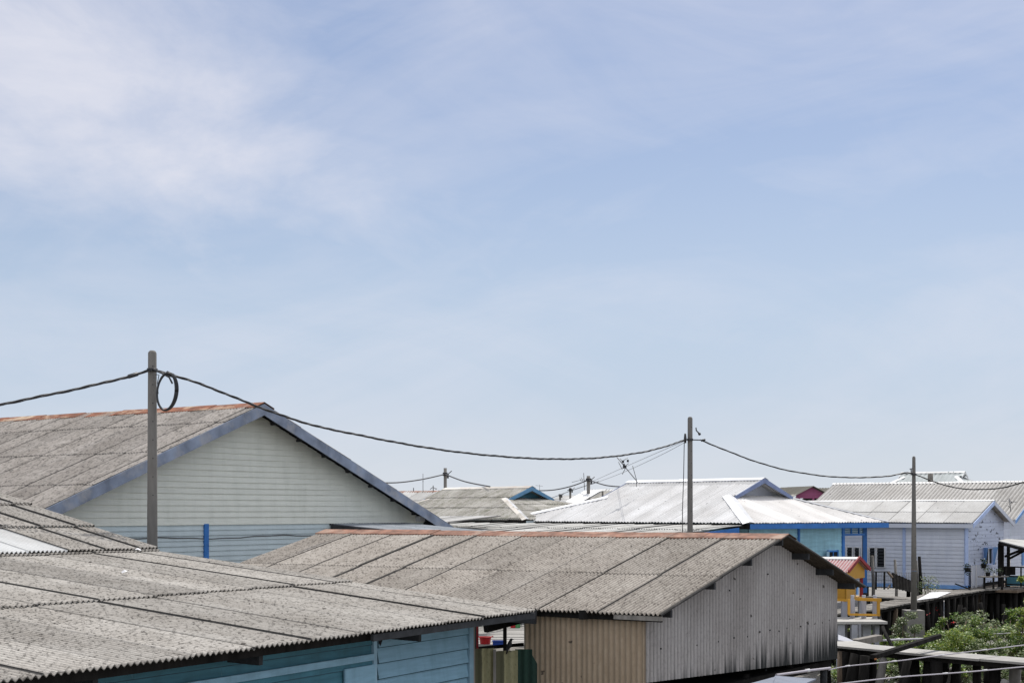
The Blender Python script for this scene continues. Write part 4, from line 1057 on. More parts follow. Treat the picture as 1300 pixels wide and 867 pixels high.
antenna(525,623,525,619,86,'short stub aerial at the left of the rusty ridge',[(524.5,620,525.5,620)],.03)
antenna(685,634,685,615,90,'faint thin antenna with a short top bar behind the teal gablet',[(680,616,689,617)],.014)
antenna(993,629,992,624,62,'small wire fitting near the foot of the lilac gablet',[(987,626,993,624)],.012)
antenna(1283,648,1281,632,64,'crooked antenna standing in front of the deep corrugated roof',[(1271,635.5,1290,637),(1279,633,1285,639),(1281,640,1286,636),(1278,641,1283,644)],.02)
m=MB(); c=P(1181,614,80); m.tube([P(1181,612,85),P(1181,601,85)],.16,8); tag(m.build('chimney_pipe',M['wood_grey'],org=P(1181,612,85)),'short dark pipe sticking up before the pale green roof','pipe')

# =========================================================== FAR TREES
def far_tree(px,py,Y,h,w,label,mt='leaf_dark'):
    b=P(px,py,Y); base=V((b.x,b.y,0)); root=thing('tree',base,label,'tree','trees beyond the roofs')
    m=MB(); m.tube([base,V((b.x+.1,b.y,b.z-h*.6))],[.18,.08],6); m.build('trunk',M['wood_mid'],root)
    m=MB()
    for k in range(9): leafclump(m,V((b.x+random.uniform(-w,w),b.y+random.uniform(-w,w),b.z-h*random.uniform(.25,.9))),w*.5,w*.5,h*.22,160,.28)
    m.build('crown',M[mt],root)
far_tree(700,633,130,3.5,1.3,'small distant tree right of the teal gablet'); far_tree(711,631,135,3.5,1.0,'distant tree behind the tiniest pole')

# =========================================================== YELLOW SHRINE
Ra=P(1090.5,708.5,43); root=thing('yellow_shrine',V((Ra.x,Ra.y,FLOOR))+v*.7,'small golden yellow shrine hut on posts with a red striped roof','shrine')
ro,*_=gable_roof(root,Ra,u,v,.92,.9,1.75,.42,.42,M['red_sheet'],dict(pitch=.10,amp=.02,sw=5,sl=5,lift=0,slift=0,seg=8),M['white_cap'],.14,capseg=2,capname='ridge_cap',caplabel='pale pink ridge cap')
for sgn in (-1,1):
    m=MB(); ax=V(Ra)-v*.02+U3*.02; p1_=ax+u*sgn*.92-U3*.42*.92; m.beam(ax,p1_,.04,.10); m.build('barge_board',M['redtrim'],root)
Oa=V((Ra.x,Ra.y,0))+v*.10
m=MB(); zt=Ra.z-.06; zl=Ra.z-.42*.75-.30; zbt=E-(760-HY)/F*42.5
m.poly([Oa-u*.75+U3*(zt-.42*.75),Oa+U3*zt,Oa+u*.75+U3*(zt-.42*.75),Oa+u*.75+U3*zl,Oa-u*.75+U3*zl]); 
m.build('gable_panel',M['yellow'],root)
m=MB(); m.box(Oa-u*.38+v*.03+U3*(zl+zbt)/2,u*.37,v*.03,U3*((zl-zbt)/2)); m.build('front_wall',M['yellow'],root)
m=MB(); zw=zt-.42*.75; m.box(Oa-u*.72+v*.75+U3*(zw+zbt)/2,v*.72,u*.03,U3*(zw-zbt)/2); m.build('side_wall',M['yellow'],root)
m=MB(); m.box(Oa+v*1.45+U3*(zw+zbt)/2,u*.7,v*.03,U3*(zw-zbt)/2); m.build('back_wall',M['bluep'],root)
m=MB(); m.box(Oa+u*.0+v*.75+U3*(zbt-.03),u*.78,v*.75,U3*.04); m.build('floor',M['yellow'],root)
for a,b in ((-.7,.1),(.7,.1),(-.7,1.4),(.7,1.4)):
    m=MB(); c=Oa+u*a+v*b; m.beam(V((c.x,c.y,.9)),c+U3*(zbt-.07),.16,.16,up=V((1,0,0))); m.build('leg',M['greyp'],root)
m=MB(); c=Oa+u*.72+v*.1; m.beam(c+U3*zbt,c+U3*zw,.09,.09,up=V((1,0,0))); m.build('front_post',M['redtrim'],root)
m=MB(); c=Oa+u*.35+v*.1; m.beam(c+U3*(zl-.1),c+U3*(zl-.5),.16,.05,up=V(-v)); m.build('hanging_panel',M['lblue'],root)
# concrete landing with yellow railing below it
Yq=41.0; zP=E-(787-HY)/F*Yq
pA=P(1050,787,Yq); pB=P(1113,785,Yq+.9); 
root=thing('concrete_landing',V(((pA.x+pB.x)/2,Yq+.4,0)),'small pale concrete landing on thick posts below the yellow shrine','landing')
m=MB(); c=V(((pA.x+pB.x)/2,Yq+.6,zP-.05)); m.box(c,V(((pB.x-pA.x)/2,0,0)),V((0,.9,0)),U3*.035); m.build('slab',M['deck'],root)
for px,Y,ra in ((1067,Yq-.1,.10),(1084,Yq-.2,.085),(1099.5,Yq+.4,.12),(1112.5,Yq+.5,.07)):
    q=P(px,800,Y); m=MB(); m.beam(V((q.x,q.y,0)),V((q.x,q.y,zP-.1)),ra*2,ra*2,up=V((1,0,0))); m.build('leg',M['greyp'],root)
rl=thing('yellow_railing',V((P(1102,760,Yq+1).x,Yq+1,zP)),'yellow pipe railing with two grey bollards below the shrine','railing')
za=E-(760-HY)/F*(Yq+.8); zc=E-(779.5-HY)/F*(Yq+.8)
m=MB(); y=Yq+.8
q=lambda px,z: V(((px-CX)/F*y,y,z))
m.beam(q(1088,za),q(1118.5,za-.03),.07,.09); m.beam(q(1077,zc),q(1117,zc-.02),.05,.06)
m.beam(q(1077.5,zc),q(1077.5,za),.07,.07,up=V((1,0,0))); m.beam(q(1115,zc),q(1115,za),.08,.08,up=V((1,0,0)))
m.build('rail',M['yellow'],rl)
for px in (1096.5,1110.5,1082):
    m=MB(); p_=V(((px-CX)/F*(y+.25),y+.25,0)); zt_=za+.1
    m.tube([V((p_.x,p_.y,zc-.7)),V((p_.x,p_.y,zt_-.14)),V((p_.x,p_.y,zt_-.1)),V((p_.x,p_.y,zt_))],[.075,.075,.05,.06],10); m.build('bollard',M['greyp'],rl)

# =========================================================== BOARDWALKS
def boardwalk(name,label,pts,wdt,z,plank=.22,tilt=None,piles=1.4,mt='deck',pm='wood_dark',cross=True,pile_r=.09,pile_n=2,thick=.05,group=None,zv=None):
    """pts: plan points along the front edge; the deck lies behind it (left-hand normal)"""
    root=thing(name,V((pts[0].x,pts[0].y,0)),label,'boardwalk',group)
    m=MB(); dist=0
    seg=[]
    for i in range(len(pts)-1):
        a=V((pts[i].x,pts[i].y,0)); b=V((pts[i+1].x,pts[i+1].y,0)); d=(b-a).normalized(); L=(b-a).length
        nn_=V((-d.y,d.x,0)); 
        if nn_.y<0: nn_=-nn_
        za=pts[i].z; zb=pts[i+1].z; k=max(1,round(L/plank))
        for j in range(k):
            c=a+d*((j+.5)*L/k); zz=za+(zb-za)*((j+.5)/k)
            jj=random.uniform(-.04,.04)
            m.box(c+nn_*(wdt/2+jj)+U3*(zz+random.uniform(-.008,.008)),d*(L/k/2-.008),nn_*(wdt/2),U3*thick/2)
        seg.append((a,b,d,nn_,L,za,zb))
    m.build('planks',M[mt],root)
    for (a,b,d,nn_,L,za,zb) in seg:
        m=MB()
        for off in (.12,wdt-.12): m.beam(a+nn_*off+U3*(za-.09),b+nn_*off+U3*(zb-.09),.08,.11)
        m.build('bearer',M['wood_dark'],root)
        k=max(1,int(L/piles))
        for j in range(k+1):
            for r_ in range(pile_n):
                c=a+d*(L*j/max(k,1)+random.uniform(-.15,.15))+nn_*(.1+(wdt-.2)*r_/max(1,pile_n-1))
                lean=V((random.uniform(-.12,.12),random.uniform(-.12,.12),0))
                m=MB(); zz=za+(zb-za)*j/max(k,1)
                m.tube([V((c.x,c.y,-.1))+lean,V((c.x,c.y,zz-.1))],[pile_r*1.15*random.uniform(.8,1.2),pile_r*random.uniform(.8,1.1)],7)
                m.build('pile',M[pm] if random.random()<.93 else M['wood_mid'],root)
    return root
zF=FLOOR
pw=[P(1040,815.5,35.6),P(1065,822,34.4),P(1180,832.5,32.4),P(1310,843,30.6),P(1420,852,29.2)]
for q in pw: q.z=E-(3.3)
boardwalk('concrete_boardwalk','nearest pale narrow boardwalk crossing the lower right corner on dark piles',pw,.95,zF,plank=1.2,piles=2.1,pile_r=.12)
pf=[P(1030,784,44),P(1110,775,47.2),P(1160,765,51),P(1205,757,55),P(1250,749.5,59),P(1300,744.5,60.5),P(1380,742,61)]
for q in pf: q.z=zF
boardwalk('timber_boardwalk','far plank boardwalk on a thicket of dark piles in front of the lilac house',pf,1.0,zF,plank=.25,piles=.8,mt='wood_grey',pile_r=.08,pile_n=3)
# pale tarpaulin sheets laid on the boardwalk
m=MB(); qa=[P(1163,763,51.6),P(1190,760.5,53.2),P(1207,753,56.6),P(1183,752,57)]
for q in qa: q.z=zF+.06
m.poly(qa); m.poly([q-U3*.015 for q in qa][::-1])
for a_,b_ in zip(qa,qa[1:]+qa[:1]): m.quad(a_,b_,b_-U3*.015,a_-U3*.015)
tag(m.build('pale_sheet',M['white'],org=qa[0]),'large pale board sheet laid on the far boardwalk right of the slender pole','sheet')
qa=[P(1112,757,52.5),P(1158,766,49.8),P(1150,758,53.5),P(1108,750.5,56)]
pts=[P(1100,754,54),P(1128,757.5,53),P(1156,762.5,52)]
for q in pts: q.z=zF+.03
boardwalk('side_boardwalk','short pale plank walk behind the far boardwalk, left of the slender pole',pts,.85,zF+.03,plank=.3,piles=1.2,mt='wood_grey',pile_r=.07)
# house platform at right
pts=[P(1232,747,60.3),P(1300,743,63),P(1380,741,66)]
m=MB(); 
root=thing('house_platform',V((P(1270,745,62).x,62,0)),'dark timber platform along the lilac gable at the right edge','platform')
m.box(V((P(1270,745,62).x+1.2,63.4,zF-.06)),(u+v*-.0)*4.5,v*-1.2,U3*.05)
m.build('deck',M['wood_mid'],root)
for k in range(6):
    for j in (-1,0,1):
        c=V((P(1270,745,62).x+1.2,63.4,0))+u*(k*1.6-4)+v*j*1.0; m=MB(); m.tube([c,c+U3*zF],.09,7); m.build('pile',M['wood_dark'],root)
# dark clutter of timbers under the far walks (individual stumps)
for i in range(16):
    px=random.uniform(1120,1300); Y=random.uniform(54,60); q=P(px,800,Y); m=MB()
    m.tube([V((q.x,q.y,-.1)),V((q.x+random.uniform(-.4,.4),q.y,zF-random.uniform(.2,.6)))],.09,6)
    tag(m.build('dark_stake',M['wood_dark'],org=V((q.x,q.y,0))),'dark wooden stake in the shade under the far boardwalk','stake','stakes under the far boardwalk')

# shack porch at far right
root=thing('porch_shelter',V((P(1280,740,61).x,61,FLOOR)),'dark timber porch with a pale sheet roof at the right edge','porch')
zT=E-(690-HY)/F*61
Sx=P(1270,740,61.2)
S0=V((Sx.x,Sx.y,0)); d1=V((.86,.5,0)).normalized(); 
for k,(px,w_) in enumerate(((1270.5,.22),(1280,.10))):
    q=P(px,740,61.2+k*.3); m=MB(); m.beam(V((q.x,q.y,FLOOR)),V((q.x,q.y,zT)),w_,.14,up=V((0,1,0))); m.build('post',M['wood_dark'],root)
q0=P(1268,686,61); q1=P(1312,697,58.5); q2=P(1312,686,62.0); q3=P(1278,683.5,63.5)
m=MB(); m.poly([q0,q1,q2,q3]); m.poly([p-U3*.04 for p in (q0,q3,q2,q1)]); m.quad(q0,q1,q1-U3*.05,q0-U3*.05); m.build('roof',M['grey_lean'],root)
m=MB(); m.beam(q0-U3*.10,q1-U3*.12,.06,.12); m.build('beam',M['wood_dark'],root)
m=MB(); m.beam(P(1276,706,61),P(1306,694,59),.07,.09); m.beam(P(1279,710,61),P(1300,699,60),.06,.08); m.build('brace',M['wood_dark'],root)
m=MB(); q=P(1281,724,61.5); m.box(V((q.x,q.y,q.z)),V((.2,0,0)),V((0,.2,0)),U3*.18); m.build('dark_box',M['wood_dark'],root)
m=MB()
zz=[E-(y_-HY)/F*61 for y_ in (719,731,741)]
for z in zz: m.beam(V((P(1276,0,61).x,61,z)),V((P(1306,0,60).x,60,z)),.05,.05)
for px in (1277,1296,1305): m.beam(V((P(px,0,60.6).x,60.6,zz[2]-.1)),V((P(px,0,60.6).x,60.6,zz[0])),.05,.05,up=V((0,1,0)))
m.build('rail',M['wood_dark'],root)
m=MB(); m.quad(P(1278,730,61.4),P(1310,731,61),P(1310,744,61),P(1278,743,61.4)); m.build('lower_panel',M['teal_dark'],root)

# bench with junk next to the gable
root=thing('work_bench',V((P(1258,745,59.8).x,59.8,FLOOR)),'rough timber bench with pots and plants against the lilac gable','bench')
zB=E-(732-HY)/F*59.6
m=MB(); a=P(1248,732,59.4); b=P(1274,731,60.4); m.beam(a,b,.5,.05); m.build('bench_top',M['wood_grey'],root)
for px in (1249.5,1261,1272): m=MB(); q=P(px,740,59.6); m.beam(V((q.x,q.y,FLOOR)),V((q.x,q.y,zB)),.07,.07,up=V((1,0,0))); m.build('leg',M['wood_dark'],root)
for px,s_,lab in ((1254,.16,'dark pot with a small plant on the left of the bench'),(1262,.11,'small white pot on the middle of the bench'),(1269,.14,'dark pot with leaves on the right of the bench')):
    q=P(px,731,59.6); q.z=zB+.03; root=thing('flower_pot',q,lab,'flower pot')
    m=MB(); m.tube([q,q+U3*s_],[s_*.5,s_*.7],10); m.build('pot',M['white'] if 'white' in lab else M['wood_dark'],root)
    m=MB(); leafclump(m,q+U3*(s_+.08),.16,.12,.12,40,.09); m.build('leaves',M['leaf_dark'],root)
for px,py,Y,lab in ((1228,722,59.6,'dark hanging plant at the corner of the lilac house'),(1249,717,60.3,'dark hanging plant under the blue window')):
    q=P(px,py,Y); root=thing('hanging_plant',q,lab,'plant'); m=MB(); m.tube([q-U3*.12,q+U3*.05],[.09,.13],8); m.build('pot',M['wood_dark'],root)
    m=MB(); leafclump(m,q,.14,.12,.26,120,.1); m.build('leaves',M['leaf_dark'],root)

# posts and netting before the lilac wall
for px,pt_,Y,lab,w_ in ((1107,705,58,'weathered post in front of the louvre windows',.07),(1136,710,57.5,'crooked mossy post left of the slender pole',.06),(1167,706,57.5,'dark leaning timber post just right of the slender pole',.075),(1163.5,711,57.8,'thin grey post hugging the right side of the slender pole',.045)):
    a=P(px+ (1.2 if px==1136 else .8),750,Y); a.z=FLOOR-1; b=P(px,pt_,Y); m=MB(); mid=(a+b)/2+V((.05,0,0)); m.tube([a,mid,b],[w_*1.1,w_,w_*.85],7)
    tag(m.build('timber_post',M['wood_grey'] if px!=1167 else M['wood_dark'],org=V((a.x,a.y,FLOOR))),lab,'post')
root=thing('wire_fence',V((P(1120,745,57.6).x,57.6,FLOOR)),'low wire fence with thin dark posts before the lilac wall','fence')
for px in (1112,1122.5):
    a=P(px,748,57.6); b=P(px,725.5,57.6); m=MB(); m.beam(a,b,.06,.06,up=V((1,0,0))); m.build('post',M['wood_dark'],root)
m=MB(); m.beam(P(1106,725.5,57.6),P(1130,725.5,57.6),.04,.05)
for k in range(10):
    py=728+k*2; m.tube([P(1106,py,57.6),P(1175,py,57.6)],.006,3)
for k in range(24):
    px=1107+k*2.9; m.tube([P(px,726,57.6),P(px,747,57.6)],.006,3)
m.build('wire_mesh',M['wire'],root)
root=thing('leaning_iron_sheet',V((P(1145,745,55.5).x,55.5,FLOOR)),'dark rusty corrugated sheet propped on its side left of the slender pole','metal sheet')
m=MB(); O_=P(1131.5,726,55.8); X_=(P(1158,737,55.2)-O_); Lx=X_.length; D_=(P(1133,746,55.2)-O_); corr(m,O_,X_,D_,X_.cross(D_),[(0,0),(Lx,0.0),(Lx,D_.length*.75),(0,D_.length)],pitch=.14,amp=.02,sw=9,sl=9,lift=0,slift=0); m.build('sheet',M['wood_dark'],root)
m=MB(); m.beam(P(1127,726,55.8),P(1134,734,55.6),.07,.07); m.beam(P(1130,742,55.6),P(1127,747,55.3),.05,.05); m.build('prop',M['wood_mid'],root)
m=MB(); m.beam(P(1212,740.5,58.4),P(1232,748,58.2),.05,.05); tag(m.build('loose_stick',M['wood_dark'],org=P(1220,745,58.3)),'dark stick leaning on the blue base board of the lilac house','stick')

# =========================================================== NEAR RIGHT CORNER DETAILS
# slanting broken beam
m=MB(); a=P(1108,833.5,30.5); b=P(1192,807,33.5); m.beam(a,b,.13,.09); m.beam(a+V((.02,-.075,-.04)),b+V((-.3,-.075,-.05)),.02,.03,1)
tag(m.build('fallen_beam',[M['wood_dark'],M['orange']],org=a),'dark fallen beam with an orange split edge slanting over the nearest boardwalk','beam')
m=MB(); m.tube([P(1116,782,43),P(1122,800,40),P(1134,823,36)],[.06,.055,.05],6); tag(m.build('leaning_branch',M['wood_dark'],org=P(1134,823,36)),'thin dark branch leaning beside the concrete landing','branch')
m=MB(); m.beam(P(1085,815,38),P(1116,809,38.5),.25,.16); tag(m.build('driftwood_log',M['wood_grey'],org=P(1100,812,38)),'rough grey log lying at the foot of the landing','log')
m=MB(); m.quad(P(1064,812,36.5),P(1090,816,36),P(1075,809,38),P(1064,805,38.5)); m.quad(P(1064,812,36.5)-U3*.06,P(1064,805,38.5)-U3*.06,P(1075,809,38)-U3*.06,P(1090,816,36)-U3*.06); m.quad(P(1064,812,36.5),P(1064,812,36.5)-U3*.06,P(1090,816,36)-U3*.06,P(1090,816,36))
tag(m.build('tilted_slab',M['greyp'],org=P(1075,811,37)),'tilted grey slab between the shed wall and the landing','slab')
# leaning concrete stubs
for px0,py0,px1,py1,Y,r_,lab in ((1113,885,1122,834,33.5,.10,'pale concrete stub leaning right under the nearest boardwalk'),(1199,895,1211,847,33,.12,'grey round stub under the boardwalk with a rounded top'),(1270,880,1277,862,31,.09,'small pale stub at the bottom right corner'),(1286,905,1289,843,31.8,.13,'thick upright grey stub at the right under the nearest boardwalk')):
    a=P(px0,py0,Y); b=P(px1,py1,Y); a2=a+(a-b)*.8; m=MB(); m.tube([a2,a,a.lerp(b,.93),b],[r_,r_,r_,r_*.55],12); tag(m.build('concrete_stub',M['conc'],org=a),lab,'concrete stub')
for i,(px,Y,ln_,r_) in enumerate(((1088,34,.3,.16),(1098,33.6,.1,.12),(1146,33,-.25,.13),(1152,32.6,.35,.10),(1160,33.3,-.1,.12),(1183,32.8,.12,.19),(1196,33.4,.05,.11),(1240,32.4,0,.1),(1255,32.6,.0,.12),(1263,31.9,0,.13),(1071,34.8,0,.11))):
    q=P(px,835,Y); m=MB(); m.tube([V((q.x-ln_,q.y,-.1)),V((q.x,q.y,zF-.12))],[r_*1.1,r_],8)
    tag(m.build('black_pile',M['wood_dark'],org=V((q.x,q.y,0))),'black wet timber pile under the nearest boardwalk','pile','black piles under the nearest boardwalk')
# pipes
def pipe(label,pts,r=.012,red=None):
    root=thing('water_pipe',pts[0],label,'pipe','pale water pipes'); m=MB(); m.tube(cr(pts,8),r,8); m.build('pipe',M['pvc'],root)
    m=MB()
    for i in range(1,len(pts)-1):
        q=pts[i]; m.tube([q+V((-.05,0,0)),q+V((.05,0,.01))],r*1.35,8)
    m.build('coupling',M['white'],root)
pipe('upper pale water pipe crossing the nearest boardwalk',[P(1052,850,29.5),P(1076,845,29.8),P(1135,839,30.2),P(1196,831,30.6),P(1250,824.5,31),P(1310,817,31.4),P(1380,808,32)])
pipe('lower pale water pipe at the bottom right corner',[P(1060,868,26),P(1140,859,26.5),P(1200,854.5,27),P(1250,850.5,27.3),P(1310,845,27.6),P(1380,840,28)])
pipe('short pale pipe among the pale scrub at the right edge',[P(1262,804.3,44),P(1285,803.3,44.4),P(1330,801,45)],.022)
pipe('pale pipe below the foot of the grey gable wall',[P(985,856.5,27.5),P(1025,851,28.2),P(1054,847.5,28.8)],.026)
pipe('thin grey pipe low behind the fallen beam',[P(1112,812.8,40),P(1140,811.5,40.5),P(1172,810.5,41)],.03)
# grey tin sheets below the gable wall
for i,(pp_,lab) in enumerate((([(948,868,24),(985,858,26),(978,872,24),(955,880,23)],'crumpled pale blue tin sheet under the grey gable wall'),([(984,857,26.2),(1036,861,26.6),(1010,872,24.6),(976,870,24.4)],'flat slate blue tin sheet under the grey gable wall'))):
    q=[P(*a) for a in pp_]; m=MB(); m.poly(q); m.poly([p-U3*.03 for p in q][::-1])
    for a_,b_ in zip(q,q[1:]+q[:1]): m.quad(a_,b_,b_-U3*.03,a_-U3*.03)
    tag(m.build('tin_sheet',M['tin'],org=q[0]),lab,'tin sheet')

# =========================================================== GAP BETWEEN THE TWO FRONT BUILDINGS
Yf=25.3
fa=P(599,823,Yf-.25); fb=P(657,827,Yf); fc=P(682,826,Yf+.1)
root=thing('sheet_fence',V((fa.x,fa.y,FLOOR)),'olive corrugated fence panels between the blue wall and the shed','fence')
for (p0,p1,mt_,nm,lab,top) in ((fa,P(627,824.5,Yf-.12),'olive','panel','left olive panel',0),(P(627.5,826,Yf-.16),fb,'olive','panel','right olive panel',-.0),(P(654,823.5,Yf+.12),fc,'dkgreen','green_panel','dark green panel with a ragged right edge',.0)):
    X_=V((p1.x-p0.x,p1.y-p0.y,0)); L=X_.length; m=MB()
    poly=[(0,0),(L,0),(L,2.2),(0,2.2)] if mt_=='olive' else [(0,0),(L*.75,.02),(L*.8,.16),(L,.24),(L,2.2),(0,2.2)]
    if mt_=='dkgreen':
        corr(m,V(p0),X_,-U3,X_.cross(U3),[(0,0),(L*.78,.0),(L*.78,2.2),(0,2.2)],pitch=.14,amp=.018,sw=9,sl=9,lift=0,slift=0)
        corr(m,V(p0),X_,-U3,X_.cross(U3),[(L*.78,0.1),(L,.26),(L,2.2),(L*.78,2.2)],pitch=.14,amp=.018,sw=9,sl=9,lift=0,slift=0)
    else: corr(m,V(p0),X_,-U3,X_.cross(U3),poly,pitch=.14,amp=.016,sw=9,sl=9,lift=0,slift=0)
    m.build(nm,M[mt_],root,lab)
m=MB(); m.beam(P(628,825,Yf-.2)-U3*1.5,P(628,823.5,Yf-.2),.05,.04,up=V((0,1,0))); m.build('batten',M['wood_grey'],root)
# posts + beams in the gap
for px,py0,Y,w_,lab,mt_ in ((605.5,793,26.2,.06,'dark red brown post beside the blue wall','redtrim'),(641,790,26.6,.07,'dark slim post behind the olive fence',"wood_dark")):
    a=P(px,py0,Y); m=MB(); m.beam(V((a.x,a.y,0)),V((a.x,a.y,a.z+.1)),w_,w_,up=V((0,1,0))); tag(m.build('slim_post',M[mt_],org=V((a.x,a.y,0))),lab,'post')
m=MB(); m.box(P(601,808,26)+U3*.0,V((.05,0,0)),V((0,.02,0)),U3*.28); tag(m.build('green_board',M['net'],org=P(601,808,26)),'narrow dark green board beside the corner of the blue wall','board')
m=MB(); m.beam(P(608,822.5,26.4),P(664,817.5,27.2),.05,.06); tag(m.build('rail_behind_fence',M['wood_dark'],org=P(608,822,26.4)),'dark rail running behind the top of the olive fence','rail')
m=MB(); m.beam(P(616,795,26.4)-U3*.0,P(668,781,27),.12,.22); tag(m.build('dark_lintel',M['wood_dark'],org=P(616,795,26.4)),'heavy dark timber under the meeting roofs','beam')
# sunlit yard deck far behind
zD=E-3.9
root=thing('drying_deck',V((0,44,0)),'sunlit pale drying deck seen through the gap behind the fence','deck')
m=MB()
for k in range(34):
    y=41.2+k*.25; m.box(V((-1.0,y,zD+random.uniform(-.01,.01))),V((5.5,0,0)),V((0,.095,0)),U3*.03)
m.build('planks',M['deck'],root)
for x in (-5,-3,-1,1,3):
    for y in (41.6,45,49): m=MB(); m.tube([V((x,y,0)),V((x,y,zD-.03))],.1,7); m.build('pile',M['wood_dark'],root)
root=thing('drying_net',V((0,47,zD)),'dark net hung at the back of the drying deck','net')
m=MB()
for k in range(22): m.tube([V((-3+k*.3,47.4,zD+.03)),V((-3+k*.3,47.3,zD+1.3))],.012,4)
for k in range(12): m.tube([V((-3,47.35,zD+.05+k*.11)),V((3.3,47.35,zD+.05+k*.11))],.010,4)
m.build('mesh',M['net'],root)
m=MB(); m.box(V((0,49.4,zD+1.2)),V((5,0,0)),V((0,.05,0)),U3*1.3); m.build('backing',M['net'],root)
def zdeckpt(px,py): # point on deck
    Y=3.9*F/(py-HY); return P(px,py,Y)
q=zdeckpt(616,818.5); root=thing('red_basket',q,'red plastic basket on the drying deck','basket')
m=MB(); w_=.17; m.tube([q,q+U3*.03,q+U3*.20,q+U3*.25],[w_*.8,w_*.85,w_,w_*1.05],16,cap=False); m.poly([q+V((math.cos(a*.4)*w_*.8,math.sin(a*.4)*w_*.8,.01)) for a in range(15)]); m.build('tub',M['red'],root)
m=MB(); m.tube([q+U3*.235+V((w_*1.09*math.cos(a*.3927),w_*1.09*math.sin(a*.3927),0)) for a in range(17)],.015,6); 
for s_ in (-1,1): m.tube([q+U3*.24+V((s_*.18,0,0)),q+U3*.27+V((s_*.22,0,0)),q+U3*.22+V((s_*.23,0,0))],.015,5)
m.build('rim',M['red'],root)
q=zdeckpt(633,819.5); root=thing('blue_crate',q,'blue plastic crate beside the slim post on the drying deck','crate')
m=MB()
for (cx,cy,hx,hy) in ((0,-.12,.17,.01),(0,.12,.17,.01),(-.16,0,.01,.12),(.16,0,.01,.12)): m.box(q+V((cx,cy,.07)),V((hx,0,0)),V((0,hy,0)),U3*.07)
m.box(q+U3*.01,V((.16,0,0)),V((0,.12,0)),U3*.01); m.build('sides',M['bluep'],root)
m=MB()
for (cx,cy,hx,hy) in ((0,-.13,.18,.015),(0,.13,.18,.015),(-.17,0,.015,.13),(.17,0,.015,.13)): m.box(q+V((cx,cy,.145)),V((hx,0,0)),V((0,hy,0)),U3*.012)
m.build('rim',M['bluep'],root)
for i,(px,py,mt_,lab) in enumerate(((652,792,'red','red cloth hanging on the dark net'),(656.5,793,'mudf','green cloth hanging on the dark net'),(629,796,'lblue','blue cloth hanging on the dark net'))):
    q=P(px,py,47.0); m=MB(); n_=6; pts_=[]
    for k in range(n_):
        x=-.1+.2*k/(n_-1); y=.02*math.sin(k*2)
        if k: m.quad(q+V((x0_,y0_,.18)),q+V((x,y,.18)),q+V((x,y,-.16)),q+V((x0_,y0_,-.16)))
        x0_,y0_=x,y
    tag(m.build('hanging_cloth',M[mt_],org=q),lab,'cloth')
# black bird on the fence
q=P(647,826.5,Yf-.14)
m=MB()
bp=[(-.030,.02,.005),(-.026,.05,.022),(-.014,.075,.036),(-.004,.10,.040),(.004,.13,.036),(.010,.155,.026),(.016,.172,.024),(.026,.188,.024),(.036,.196,.016),(.050,.192,.007),(.066,.184,.001)]
m.tube([q+V((x*1.15,0,z*1.12)) for x,z,_ in bp],[r_*1.1 for _,_,r_ in bp],12)
m.tube([q+V((-.02,0,.07)),q+V((-.045,0,.0)),q+V((-.055,0,-.045))],[.022,.018,.010],8)
for y in (-.016,.016): m.tube([q+V((.0,y,.05)),q+V((.006,y,0)),q+V((.03,y,0))],.005,5)
tag(m.build('black_bird',M['bird'],org=q),'black bird perched on top of the olive fence','bird')

# =========================================================== VEGETATION
def bush(px,pyb,Y,w,h,n,lab,mt='leaf',lo=0,hi=1,s=.085,group='mangrove bushes on the mud',trunk=True):
    q=P(px,pyb,Y); base=V((q.x,q.y,0)); root=thing('mangrove_bush',base,lab,'bush',group)
    m=MB(); 
    tips=[]
    for k in range(7):
        a=random.uniform(0,6.28); r_=w*random.uniform(.15,.7); t=base+V((math.cos(a)*r_,math.sin(a)*r_*.8,h*random.uniform(.5,.95)))
        m.tube([base+V((random.uniform(-.1,.1),random.uniform(-.1,.1),0)),base.lerp(t,.5)+V((random.uniform(-.15,.15),0,.1)),t],[.03,.022,.01],5); tips.append(t)
    m.build('stem',M['wood_mid'],root)
    m=MB()
    for k in range(16):
        t=random.choice(tips)+V((random.gauss(0,w*.28),random.gauss(0,w*.28),random.gauss(-h*.12,h*.16)))
        if t.z<.15: t.z=.15
        rr=w*random.uniform(.16,.34)
        leafclump(m,t,rr,rr,rr*.75,n//16,s,lo=lo,hi=hi)
    m.build('foliage',M[mt],root); return root
bush(1205,830,43,1.05,1.6,6500,'bright green mangrove bush in the middle behind the nearest boardwalk',lo=.2,hi=1.1)
bush(1222,830,44.5,.9,1.6,3600,'bright green bush right of the brightest bush',lo=.1)
bush(1180,830,43.5,.7,1.25,2600,'green bush left of the brightest bush')
bush(1205,815,48,.8,1.8,2400,'tall green bush with red flowers behind the brightest bush')
bush(1155,815,46,.8,1.5,3000,'grey green bush at the foot of the concrete block','leaf_pale')
bush(1250,815,48,.9,1.3,2600,'pale scrub bush right of the brightest bush','leaf_pale',lo=.1)
bush(1273,812,46,.9,1.6,2600,'pale leafy bush left of the tall edge bush','leaf_pale')
bush(1298,800,44,.6,2.6,2600,'tall yellow green bush at the right edge','leaf',lo=.3,hi=1.2)
bush(1284,800,47,.6,2.0,2000,'tall green bush beside the edge bush')
bush(1315,810,43,.9,2.2,2600,'bush cut by the right edge of the picture')
bush(1090,800,45,.6,1.3,1800,'green bush seen between the legs of the landing',lo=.2)
bush(1104,808,44,.5,1.2,1500,'small green bush right of the landing legs',lo=.2)
bush(1125,806,46,.5,1.1,800,'sparse green twigs between the landing and the block',lo=.2)
bush(1228,790,51,.4,1.5,500,'thin bush in front of the dark piles','leaf_pale')
bush(1245,795,50,.4,1.6,500,'second thin bush before the dark piles, further right','leaf_pale')
